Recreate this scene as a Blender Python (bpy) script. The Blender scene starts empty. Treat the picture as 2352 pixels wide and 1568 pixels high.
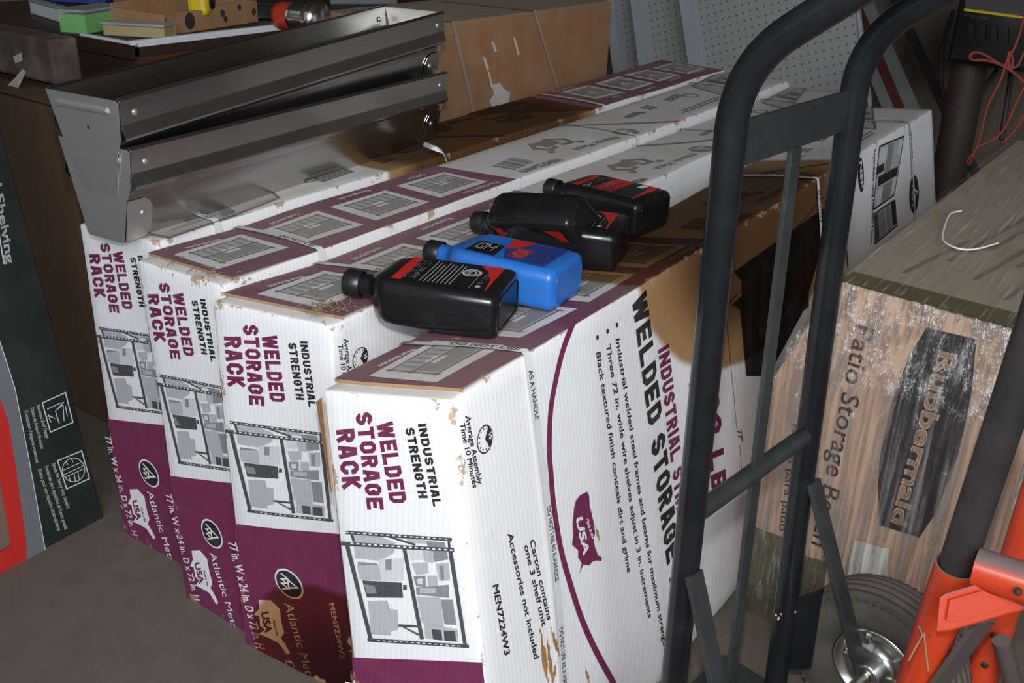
import bpy, bmesh, math, random
from mathutils import Vector, Matrix, noise
random.seed(7)
S = bpy.context.scene
COL = S.collection
V = Vector
# ------------------------------------------------------------------ camera
FPX = 2304.0
CAMLOC = V((0, 0, 1.09))
yaw, pitch, roll = 0.6114, 0.42796, 0.0321
R3 = (Matrix.Rotation(yaw, 3, 'Z') @ Matrix.Rotation(math.pi/2 - pitch, 3, 'X') @ Matrix.Rotation(roll, 3, 'Z'))
cd = bpy.data.cameras.new('camera'); cd.sensor_width = 36; cd.lens = 36*FPX/2352; cd.clip_start = .05
cam = bpy.data.objects.new('camera', cd); COL.objects.link(cam)
cam.matrix_world = Matrix.Translation(CAMLOC) @ R3.to_4x4()
S.camera = cam
def ray(x, y): return R3 @ V(((x-1176)/FPX, -(y-784)/FPX, -1.0))
def onplane(x, y, P, n):
    d = ray(x, y); n = V(n); return CAMLOC + d*(n.dot(V(P)-CAMLOC)/n.dot(d))
def onz(x, y, z): return onplane(x, y, (0, 0, z), (0, 0, 1))
def ony(x, y, yy): return onplane(x, y, (0, yy, 0), (0, 1, 0))
def onx(x, y, xx): return onplane(x, y, (xx, 0, 0), (1, 0, 0))
def atd(x, y, d): return CAMLOC + ray(x, y)*d
# ------------------------------------------------------------------ world, lights, exposure
w = bpy.data.worlds.new('daylight'); S.world = w; w.use_nodes = True
bg = w.node_tree.nodes['Background']; bg.inputs[0].default_value = (.80, .88, 1, 1); bg.inputs[1].default_value = .36
def area(name, loc, target, sx, sy, energy, col):
    l = bpy.data.lights.new(name, 'AREA'); l.shape = 'RECTANGLE'; l.size = sx; l.size_y = sy; l.energy = energy; l.color = col
    o = bpy.data.objects.new(name, l); COL.objects.link(o); o.location = loc
    o.rotation_euler = (V(target)-V(loc)).to_track_quat('-Z', 'Y').to_euler(); return o
# daylight through the open garage door behind and to the right of the camera
area('door_daylight', (2.0, -2.0, 2.6), (-.7, 1.5, .4), 3.4, 2.4, 165, (.88, .94, 1))
# the camera's own flash
fl = bpy.data.lights.new('camera_flash', 'SPOT'); fl.energy = 42; fl.color = (1, .985, .96); fl.shadow_soft_size = .02
fl.spot_size = math.radians(95); fl.spot_blend = .8
fo = bpy.data.objects.new('camera_flash', fl); COL.objects.link(fo)
fo.location = CAMLOC + R3 @ V((.0, .10, 0)); fo.rotation_euler = R3.to_euler()
vs = S.view_settings; vs.view_transform = 'Standard'; vs.look = 'None'; vs.exposure = 0.0; vs.gamma = 1; vs.use_curve_mapping = False

# ------------------------------------------------------------------ materials
MATS = {}
def nd(nt, typ, **kw):
    n = nt.nodes.new(typ)
    for k, v in kw.items(): setattr(n, k, v)
    return n
def newmat(name):
    m = bpy.data.materials.new(name); m.use_nodes = True; nt = m.node_tree
    MATS[name] = m
    return m, nt, nt.nodes['Principled BSDF']
def rgb(c): return (c[0], c[1], c[2], 1)
def mixc(nt, fac, a, b, mode='MIX'):
    n = nd(nt, 'ShaderNodeMix', data_type='RGBA', blend_type=mode)
    for i, v in ((0, fac), (6, a), (7, b)):
        if isinstance(v, (tuple, list)): n.inputs[i].default_value = rgb(v)
        elif isinstance(v, (int, float)): n.inputs[i].default_value = v
        else: nt.links.new(v, n.inputs[i])
    return n.outputs[2]
def math_(nt, op, a, b=0.0, c=0.0, clamp=False):
    n = nd(nt, 'ShaderNodeMath', operation=op, use_clamp=clamp)
    for i, v in enumerate((a, b, c)):
        if isinstance(v, (int, float)): n.inputs[i].default_value = v
        else: nt.links.new(v, n.inputs[i])
    return n.outputs[0]
def coords(nt, scale=(1, 1, 1), rot=(0, 0, 0)):
    t = nd(nt, 'ShaderNodeTexCoord'); mp = nd(nt, 'ShaderNodeMapping')
    mp.inputs['Scale'].default_value = scale; mp.inputs['Rotation'].default_value = rot
    nt.links.new(t.outputs['Object'], mp.inputs[0]); return mp.outputs[0]
def noisef(nt, scale, detail=4, vec=None, rough=.55):
    n = nd(nt, 'ShaderNodeTexNoise'); n.inputs['Scale'].default_value = scale; n.inputs['Detail'].default_value = detail
    n.inputs['Roughness'].default_value = rough
    nt.links.new(vec if vec is not None else coords(nt), n.inputs[0]); return n.outputs[0]
def ramp(nt, fac, lo, hi): # smooth 0..1
    n = nd(nt, 'ShaderNodeMapRange', interpolation_type='SMOOTHSTEP'); nt.links.new(fac, n.inputs[0])
    n.inputs[1].default_value = lo; n.inputs[2].default_value = hi; return n.outputs[0]
def bump(nt, bs, h, strength=.3, dist=.001):
    b = nd(nt, 'ShaderNodeBump'); b.inputs['Strength'].default_value = strength; b.inputs['Distance'].default_value = dist
    nt.links.new(h, b.inputs['Height']); nt.links.new(b.outputs[0], bs.inputs['Normal'])
def simple(name, col, rough=.6, metal=0, var=.15, vscale=8, dust=0, dustcol=(.35, .30, .24), bumps=0, bscale=60, spec=.5, stretch=(1, 1, 1)):
    if name in MATS: return MATS[name]
    m, nt, bs = newmat(name)
    vec = coords(nt, stretch)
    n = noisef(nt, vscale, 5, vec)
    c = mixc(nt, n, tuple(x*(1-var) for x in col), tuple(min(1, x*(1+var)) for x in col))
    if dust:
        d = math_(nt, 'MULTIPLY', ramp(nt, noisef(nt, 14, 6, coords(nt)), .38, .75), dust)
        c = mixc(nt, d, c, dustcol)
    nt.links.new(c, bs.inputs['Base Color'])
    bs.inputs['Roughness'].default_value = rough; bs.inputs['Metallic'].default_value = metal
    bs.inputs['Specular IOR Level'].default_value = spec
    if bumps: bump(nt, bs, noisef(nt, bscale, 4, vec), bumps, .002)
    return m
KRAFT = (.40, .235, .115)
def cartonmat(name, col, paper=False, dust=.35, corr=False):
    """printed cardboard; vertex fields: stain (metres inside an oil stain), wear (0..1 towards the edges)"""
    m, nt, bs = newmat(name)
    a = nd(nt, 'ShaderNodeAttribute', attribute_name='stain').outputs['Fac']
    wr = nd(nt, 'ShaderNodeAttribute', attribute_name='wear').outputs['Fac']
    vec = coords(nt)
    nbig = noisef(nt, 3.5, 5, vec); nmid = noisef(nt, 30, 5, vec); nf = noisef(nt, 140, 3, vec)
    c = mixc(nt, nbig, tuple(x*.93 for x in col), col)
    # dust and grime
    c = mixc(nt, math_(nt, 'MULTIPLY', ramp(nt, nmid, .48, .72), .13*dust), c, (.45, .36, .25))
    c = mixc(nt, math_(nt, 'MULTIPLY', ramp(nt, nf, .64, .72), .5*dust), c, (.40, .29, .18))
    sepn = nd(nt, 'ShaderNodeSeparateXYZ'); g = nd(nt, 'ShaderNodeNewGeometry'); nt.links.new(g.outputs['Normal'], sepn.inputs[0])
    up = ramp(nt, sepn.outputs[2], .5, .95)
    c = mixc(nt, math_(nt, 'MULTIPLY', math_(nt, 'MULTIPLY', ramp(nt, nbig, .15, .65), up), 1.5*dust), c, (.41, .355, .285))
    # oil stain soaks paper and ink
    s = math_(nt, 'ADD', a, math_(nt, 'MULTIPLY', math_(nt, 'SUBTRACT', nbig, .5), .05))
    f = ramp(nt, s, 0.0, .016)
    soaked = mixc(nt, 1.0, c, (.46, .265, .115), 'MULTIPLY')
    c = mixc(nt, f, c, soaked)
    f2 = math_(nt, 'MULTIPLY', ramp(nt, s, .02, .14), .95)  # near-black stain core; on the near carton also painted shade behind the truck
    c = mixc(nt, f2, c, mixc(nt, 1.0, c, (.24, .18, .14), 'MULTIPLY'))
    # torn paper shows the kraft board
    if paper is not False:
        k = math_(nt, 'ADD', math_(nt, 'MULTIPLY', wr, .23), math_(nt, 'ADD', math_(nt, 'MULTIPLY', nmid, .7), math_(nt, 'MULTIPLY', nf, .3)))
        c = mixc(nt, math_(nt, 'MULTIPLY', ramp(nt, k, .765, .80), .8), c, (.36, .22, .115))
    nt.links.new(c, bs.inputs['Base Color'])
    bs.inputs['Roughness'].default_value = .62; bs.inputs['Specular IOR Level'].default_value = .25
    wv = nd(nt, 'ShaderNodeTexWave', wave_type='BANDS', bands_direction='X'); wv.inputs['Scale'].default_value = 42; wv.inputs['Distortion'].default_value = .4
    nt.links.new(coords(nt, (1, 1, .05)), wv.inputs[0])
    wv2 = nd(nt, 'ShaderNodeTexWave', wave_type='BANDS', bands_direction='Y'); wv2.inputs['Scale'].default_value = 42; wv2.inputs['Distortion'].default_value = .4
    nt.links.new(coords(nt, (1, 1, .05)), wv2.inputs[0])
    sx = math_(nt, 'ABSOLUTE', sepn.outputs[0])
    sidew = ramp(nt, sx, .5, .9)
    h = mixc(nt, sidew, wv.outputs[0], wv2.outputs[0])
    h2 = math_(nt, 'ADD', math_(nt, 'MULTIPLY', math_(nt, 'MULTIPLY', h, math_(nt, 'SUBTRACT', 1.0, up)), .35), nmid)
    bump(nt, bs, h2, .14, .0025)
    return m
WHITE = (.80, .79, .80)
cartonmat('carton_white', WHITE, True)
cartonmat('carton_purple', (.165, .026, .082), True, .20)
cartonmat('ink_black', (.022, .022, .024), False, .5)
cartonmat('ink_purple', (.160, .022, .076), False, .4)
cartonmat('ink_white', (.78, .76, .77), False, .28)
cartonmat('ink_grey_dark', (.07, .072, .078), False, .28)
cartonmat('ink_grey', (.235, .24, .255), False, .28)
cartonmat('ink_grey_light', (.43, .44, .46), False, .28)
cartonmat('ink_paper_grey', (.60, .60, .62), False, .6)
simple('kraft_raw', KRAFT, .8, var=.25, vscale=25, bumps=.3, bscale=200)
simple('rust_scratch', (.36, .17, .05), .8, var=.35, vscale=60)
simple('strap_plastic', (.66, .67, .66), .35, var=.06, dust=.15)
simple('strap_ink', (.10, .10, .11), .5)
simple('tan_carton', (.31, .155, .070), .72, var=.3, vscale=5, dust=.5, dustcol=(.34, .22, .13), stretch=(3, 3, .6), bumps=.15, bscale=30)
simple('tan_carton_dusty', (.30, .235, .17), .8, var=.2, vscale=6)
simple('brown_carton', (.105, .056, .029), .75, var=.4, vscale=6, stretch=(3, 3, .7), bumps=.15, bscale=30)
simple('dark_carton', (.055, .038, .026), .8, var=.5, vscale=9, dust=.3, stretch=(2, 2, 4))
simple('torn_white', (.50, .48, .45), .8, var=.25, vscale=40)
simple('old_tape', (.30, .25, .20), .35, var=.15)
simple('black_paint', (.008, .009, .011), .22, spec=.4, var=.25, vscale=30, dust=.04, dustcol=(.16, .17, .19), bumps=.05, bscale=120)
simple('black_steel_flat', (.024, .027, .028), .42, spec=.4, var=.3, vscale=40, dust=.18, dustcol=(.10, .10, .095), bumps=.1, bscale=100)
simple('tyre_rubber', (.055, .050, .043), .85, var=.25, vscale=20, dust=.6, dustcol=(.15, .125, .095), bumps=.2, bscale=200)
simple('zinc_hub', (.62, .62, .58), .28, 1, var=.15, vscale=30)
simple('orange_paint', (.62, .058, .017), .36, var=.12, vscale=20, dust=.22, dustcol=(.22, .10, .075))
simple('grey_dust_paint', (.145, .118, .112), .7, var=.12, vscale=20)
simple('dark_tube', (.020, .018, .018), .5, var=.3, vscale=20, dust=.2, dustcol=(.10, .08, .075))
simple('black_plastic', (.007, .007, .008), .20, spec=.35, var=.25, vscale=40, dust=.03, dustcol=(.16, .13, .10), bumps=.04, bscale=150)
simple('cap_plastic', (.010, .010, .011), .38, var=.2)
simple('blue_plastic', (.014, .130, .46), .34, var=.07, vscale=12, dust=.04)
simple('label_black', (.010, .010, .012), .22, spec=.35, var=.1)
simple('label_red', (.50, .020, .016), .35, var=.08)
simple('label_navy', (.020, .045, .20), .30, var=.1)
simple('label_grey', (.42, .42, .42), .35, var=.05)
simple('label_white', (.75, .75, .75), .4, var=.05)
simple('straw', (.27, .19, .105), .8, var=.3, vscale=90)
simple('rubber_band', (.02, .03, .06), .6)
simple('desk_wood', (.085, .026, .012), .38, var=.45, vscale=6, stretch=(8, .7, 8))
simple('desk_dark', (.030, .014, .010), .5, var=.4, vscale=6, stretch=(.7, 8, 8))
simple('desk_white', (.62, .62, .64), .4, var=.05)
simple('clear_plastic', (.30, .32, .32), .2, var=.1)
simple('green_sheet', (.07, .42, .012), .4, var=.15, vscale=30)
simple('yellow_sheet', (.34, .23, .008), .45, var=.15)
simple('yellow_plastic', (.62, .42, .01), .4, var=.08)
simple('red_plastic', (.42, .035, .012), .35, var=.1)
simple('chrome', (.7, .7, .7), .16, 1, var=.05)
simple('stain_black', (.03, .022, .016), .7, var=.4)
simple('grey_case', (.10, .105, .11), .5, var=.2)
simple('shelf_box_black', (.016, .018, .017), .5, spec=.3, var=.25, vscale=15, dust=.12, dustcol=(.09, .085, .08), bumps=.06, bscale=40)
simple('shelf_box_red', (.50, .020, .014), .5, var=.12)
simple('shelf_box_grey', (.135, .145, .16), .5, var=.08)
simple('shelf_box_brown', (.16, .115, .085), .6, var=.2)
simple('print_white', (.55, .56, .57), .6, var=.1)
simple('storage_kraft', (.58, .385, .26), .62, var=.05, vscale=12, stretch=(20, 20, .8), dust=.12)
simple('storage_top', (.34, .275, .20), .75, var=.30, vscale=7, stretch=(14, 1.2, 4), dust=.3, dustcol=(.40, .34, .26))
simple('storage_olive', (.115, .100, .045), .6, var=.3, vscale=9)
simple('storage_lines', (.20, .155, .11), .8, var=.3)
simple('storage_black', (.018, .019, .022), .55, var=.2)
simple('faded_ink', (.055, .045, .038), .7, var=.2)
simple('paper_scrap', (.68, .68, .64), .6, var=.08, vscale=30)
simple('white_string', (.72, .72, .72), .5)
simple('orange_rope', (.24, .032, .017), .7, var=.2, vscale=200)
simple('red_rod', (.075, .014, .012), .5, var=.25)
simple('grey_rod', (.16, .16, .155), .5, var=.2)
simple('wall_wood', (.115, .088, .060), .8, var=.4, vscale=4, stretch=(6, 6, .5))
simple('ceiling_board', (.36, .31, .25), .9, var=.2)
simple('charger_face', (.06, .06, .052), .5, var=.15)
simple('rust_pipe', (.030, .018, .015), .6, var=.5, vscale=12)
simple('cobweb', (.30, .29, .27), .8)
simple('hull_bits', (.55, .36, .20), .8)
# concrete
m, nt, bs = newmat('concrete')
n1 = noisef(nt, 1.6, 8); n2 = noisef(nt, 22, 6)
c = mixc(nt, n1, (.100, .080, .060), (.145, .122, .098)); c = mixc(nt, math_(nt, 'MULTIPLY', ramp(nt, n2, .42, .7), .45), c, (.085, .066, .048))
c = mixc(nt, math_(nt, 'MULTIPLY', ramp(nt, noisef(nt, 5, 6), .6, .75), .5), c, (.165, .145, .122))
nt.links.new(c, bs.inputs['Base Color']); bs.inputs['Roughness'].default_value = .82; bump(nt, bs, n2, .15, .003)
# galvanised steel
m, nt, bs = newmat('galvanised')
n1 = noisef(nt, 7, 4, coords(nt, (1, .35, 1))); n2 = noisef(nt, 55, 3)
c = mixc(nt, n1, (.42, .41, .39), (.60, .60, .59)); nt.links.new(c, bs.inputs['Base Color'])
bs.inputs['Metallic'].default_value = 1.0
nt.links.new(math_(nt, 'ADD', math_(nt, 'MULTIPLY', n1, .16), .17), bs.inputs['Roughness']); bump(nt, bs, n1, .08, .004)
m, nt, bs = newmat('zinc_plate')
c = mixc(nt, noisef(nt, 9), (.50, .485, .47), (.62, .60, .58)); nt.links.new(c, bs.inputs['Base Color'])
bs.inputs['Metallic'].default_value = .85; bs.inputs['Roughness'].default_value = .42
# perforated panel sheet
m, nt, bs = newmat('perforated_sheet')
vec = coords(nt, (1, 1, 1)); sp = nd(nt, 'ShaderNodeSeparateXYZ'); nt.links.new(vec, sp.inputs[0])
def cell(o): return math_(nt, 'SUBTRACT', math_(nt, 'FRACT', math_(nt, 'MULTIPLY', o, 1/.0254)), .5)
hx, hz = cell(sp.outputs[0]), cell(sp.outputs[2])
d = math_(nt, 'SQRT', math_(nt, 'ADD', math_(nt, 'MULTIPLY', hx, hx), math_(nt, 'MULTIPLY', hz, hz)))
hole = math_(nt, 'SUBTRACT', 1.0, ramp(nt, d, .11, .16))
base = mixc(nt, noisef(nt, 3), (.255, .26, .255), (.32, .325, .32))
c = mixc(nt, math_(nt, 'MULTIPLY', hole, .8), base, (.085, .06, .04)); nt.links.new(c, bs.inputs['Base Color']); bs.inputs['Roughness'].default_value = .55
simple('panel_rim', (.31, .335, .36), .5, var=.06)
# stretch film
def film(name, sc, rot, wrk, gloss, haze=.22):
    m, nt, bs = newmat(name); out = nt.nodes['Material Output']
    wv = noisef(nt, 6, 6, coords(nt, sc, rot)); wr = noisef(nt, 38, 4, coords(nt))
    tr = nd(nt, 'ShaderNodeBsdfTransparent'); gl = nd(nt, 'ShaderNodeBsdfGlossy'); gl.inputs['Roughness'].default_value = .20
    df = nd(nt, 'ShaderNodeBsdfDiffuse'); df.inputs[0].default_value = (.60, .56, .51, 1)
    b_ = nd(nt, 'ShaderNodeBump'); b_.inputs['Strength'].default_value = 1.0; b_.inputs['Distance'].default_value = .02
    nt.links.new(math_(nt, 'ADD', wv, math_(nt, 'MULTIPLY', wr, wrk)), b_.inputs['Height']); nt.links.new(b_.outputs[0], gl.inputs['Normal'])
    ms = nd(nt, 'ShaderNodeMixShader'); nt.links.new(math_(nt, 'ADD', math_(nt, 'MULTIPLY', ramp(nt, wv, .35, .7), gloss), .08), ms.inputs[0])
    nt.links.new(tr.outputs[0], ms.inputs[1]); nt.links.new(gl.outputs[0], ms.inputs[2])
    ms2 = nd(nt, 'ShaderNodeMixShader'); nt.links.new(math_(nt, 'MULTIPLY', ramp(nt, wv, .50, .78), haze), ms2.inputs[0])
    nt.links.new(ms.outputs[0], ms2.inputs[1]); nt.links.new(df.outputs[0], ms2.inputs[2]); nt.links.new(ms2.outputs[0], out.inputs[0])
film('stretch_film', (20, 20, .7), (0, 0, 0), .30, .62)
film('stretch_film_top', (24, 1.0, 24), (0, 0, .12), .12, .12, .55)
m, nt, bs = newmat('clear_case')
bs.inputs['Base Color'].default_value = (.8, .82, .82, 1); bs.inputs['Roughness'].default_value = .15
bs.inputs['Alpha'].default_value = .16

# ------------------------------------------------------------------ mesh builder
class MB:
    def __init__(s): s.v = []; s.f = []; s.mi = []; s.sm = []; s.st = []; s.we = []
    def add(s, vs, fs, mi=0, smooth=False, st=None, we=None):
        o = len(s.v); s.v += [tuple(p) for p in vs]
        s.f += [tuple(i+o for i in f) for f in fs]; s.mi += [mi]*len(fs); s.sm += [smooth]*len(fs)
        s.st += st if st else [-1.0]*len(vs); s.we += we if we else [0.0]*len(vs); return s
    def box(s, c, size, M=None, mi=0, bev=0):
        x, y, z = (k/2 for k in size); c = V(c)
        b = min(bev, x*.9, y*.9, z*.9)
        if b <= 0:
            vs = [V((i*x, j*y, k*z)) for i in (-1, 1) for j in (-1, 1) for k in (-1, 1)]
            fs = [(0, 1, 3, 2), (4, 6, 7, 5), (0, 4, 5, 1), (2, 3, 7, 6), (0, 2, 6, 4), (1, 5, 7, 3)]
        else:
            bm = bmesh.new(); bmesh.ops.create_cube(bm, size=1)
            for q in bm.verts: q.co = V((q.co.x*2*x, q.co.y*2*y, q.co.z*2*z))
            bmesh.ops.bevel(bm, geom=bm.edges[:], offset=b, segments=2, affect='EDGES', profile=.5)
            bm.verts.index_update(); vs = [q.co.copy() for q in bm.verts]; fs = [tuple(q.index for q in f.verts) for f in bm.faces]; bm.free()
        if M is not None: vs = [M @ q for q in vs]
        return s.add([q+c for q in vs], fs, mi)
    def tube(s, pts, r, n=14, mi=0, caps=True, closed=False):
        pts = [V(p) for p in pts]; N = len(pts); rs = r if isinstance(r, (list, tuple)) else [r]*N
        t0 = (pts[1]-pts[0]).normalized(); a = t0.orthogonal().normalized(); vs = []; fs = []
        for i, p in enumerate(pts):
            if closed: t = (pts[(i+1) % N]-pts[i-1]).normalized()
            else: t = (pts[min(i+1, N-1)]-pts[max(i-1, 0)]).normalized()
            a = (a-t*a.dot(t)).normalized(); b = t.cross(a)
            vs += [p+(a*math.cos(2*math.pi*k/n)+b*math.sin(2*math.pi*k/n))*rs[i] for k in range(n)]
        for i in range(N if closed else N-1):
            j = (i+1) % N
            fs += [(i*n+k, i*n+(k+1) % n, j*n+(k+1) % n, j*n+k) for k in range(n)]
        s.add(vs, fs, mi, True)
        if caps and not closed:
            s.add(vs[:n], [tuple(range(n-1, -1, -1))], mi); s.add(vs[-n:], [tuple(range(n))], mi)
        return s
    def lathe(s, prof, M, n=32, mi=0, smooth=True):
        vs = []; fs = []
        for r, z in prof: vs += [M @ V((r*math.cos(2*math.pi*k/n), r*math.sin(2*math.pi*k/n), z)) for k in range(n)]
        for i in range(len(prof)-1): fs += [(i*n+k, i*n+(k+1) % n, (i+1)*n+(k+1) % n, (i+1)*n+k) for k in range(n)]
        return s.add(vs, fs, mi, smooth)
    def prism(s, poly, d, mi=0):
        n = len(poly); poly = [V(p) for p in poly]; d = V(d)
        fs = [tuple(range(n-1, -1, -1)), tuple(range(n, 2*n))]+[(k, (k+1) % n, n+(k+1) % n, n+k) for k in range(n)]
        return s.add(poly+[p+d for p in poly], fs, mi)
    def loft(s, secs, mi=0, smooth=True, caps=True):
        n = len(secs[0]); vs = [p for q in secs for p in q]; fs = []
        for i in range(len(secs)-1): fs += [(i*n+k, i*n+(k+1) % n, (i+1)*n+(k+1) % n, (i+1)*n+k) for k in range(n)]
        s.add(vs, fs, mi, smooth)
        if caps: s.add(secs[0], [tuple(range(n-1, -1, -1))], mi); s.add(secs[-1], [tuple(range(n))], mi)
        return s
    def build(s, name, mats, parent=None, label=None, weld=False, attrs=False, sub=0, solid=0, bevel=0, kind=None):
        me = bpy.data.meshes.new(name); me.from_pydata(s.v, [], s.f)
        mats = mats if isinstance(mats, (list, tuple)) else [mats]
        for q in mats: me.materials.append(MATS[q])
        me.polygons.foreach_set('material_index', s.mi); me.polygons.foreach_set('use_smooth', s.sm)
        if attrs:
            for nm, dat in (('stain', s.st), ('wear', s.we)):
                at = me.attributes.new(nm, 'FLOAT', 'POINT'); at.data.foreach_set('value', dat)
        me.update()
        if weld:
            bm = bmesh.new(); bm.from_mesh(me); bmesh.ops.remove_doubles(bm, verts=bm.verts, dist=1e-5); bmesh.ops.recalc_face_normals(bm, faces=bm.faces); bm.to_mesh(me); bm.free()
        o = bpy.data.objects.new(name, me); COL.objects.link(o)
        if parent is not None: o.parent = parent
        if label: o['label'] = label
        if kind: o['kind'] = kind
        if solid:
            q = o.modifiers.new('thickness', 'SOLIDIFY'); q.thickness = solid; q.offset = 0
        if bevel:
            q = o.modifiers.new('bevel', 'BEVEL'); q.width = bevel; q.segments = 2; q.limit_method = 'ANGLE'; q.angle_limit = math.radians(50)
        return o
def thing(name, label, cat, loc=(0, 0, 0), group=None):
    o = bpy.data.objects.new(name, None); o.empty_display_size = .05; COL.objects.link(o); o.location = loc
    o['label'] = label; o['category'] = cat
    if group: o['group'] = group
    return o
def tag(o, label, cat, group=None):
    o['label'] = label; o['category'] = cat
    if group: o['group'] = group
    return o
def fillet(pts, r, n=8):
    pts = [V(p) for p in pts]; out = [pts[0]]
    for i in range(1, len(pts)-1):
        a = (pts[i-1]-pts[i]); b = (pts[i+1]-pts[i]); rr = min(r, a.length*.49, b.length*.49)
        p0 = pts[i]+a.normalized()*rr; p1 = pts[i]+b.normalized()*rr
        for k in range(n+1):
            t = k/n; out.append(p0*(1-t)**2+pts[i]*2*t*(1-t)+p1*t*t)
    out.append(pts[-1]); return out
def spline(pts, n=8):
    pts = [V(p) for p in pts]; P = [pts[0]*2-pts[1]]+pts+[pts[-1]*2-pts[-2]]; out = []
    for i in range(1, len(P)-2):
        for k in range(n):
            t = k/n; a, b, c, d = P[i-1:i+3]
            out.append(.5*((2*b)+(c-a)*t+(2*a-5*b+4*c-d)*t*t+(3*b-a-3*c+d)*t**3))
    out.append(pts[-1]); return out

# ------------------------------------------------------------------ lettering
_tc = {}
def font_polys(txt, bold=0.0):
    """unit-height text as triangles in 2D from the built-in font"""
    key = (txt, bold)
    if key not in _tc:
        c = bpy.data.curves.new('lettering', 'FONT'); c.body = txt; c.size = 1.0; c.resolution_u = 3
        o = bpy.data.objects.new('lettering', c); me = o.to_mesh()
        vs = [(q.co.x, q.co.y) for q in me.vertices]; fs = [tuple(p.vertices) for p in me.polygons]
        o.to_mesh_clear(); bpy.data.objects.remove(o); bpy.data.curves.remove(c)
        if not vs: vs = [(0, 0), (1, 0), (1, 1)]; fs = [(0, 1, 2)]
        if bold:
            n = len(vs); V2 = []; F2 = []
            for i, (dx, dy) in enumerate(((-bold, -bold), (bold, -bold), (bold, bold), (-bold, bold))):
                V2 += [(x+dx, y+dy) for x, y in vs]; F2 += [tuple(k+i*n for k in f) for f in fs]
            vs, fs = V2, F2
        _tc[key] = (vs, fs)
    return _tc[key]
TH = .23
def _stroke(pl, th, closed=False):
    pl = [V(p) for p in pl]; n = len(pl); vs = []; fs = []
    for i in range(n):
        a = pl[i-1] if (i > 0 or closed) else None; b = pl[(i+1) % n] if (i < n-1 or closed) else None
        d0 = (pl[i]-a).normalized() if a is not None else None; d1 = (b-pl[i]).normalized() if b is not None else None
        d0 = d0 or d1; d1 = d1 or d0
        n0 = V((-d0.y, d0.x)); n1 = V((-d1.y, d1.x)); m = (n0+n1).normalized(); k = th/2/max(.45, m.dot(n0))
        vs += [tuple(pl[i]+m*k), tuple(pl[i]-m*k)]
    for i in range(n if closed else n-1):
        j = (i+1) % n; fs.append((2*i, 2*i+1, 2*j+1, 2*j))
    return vs, fs
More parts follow.
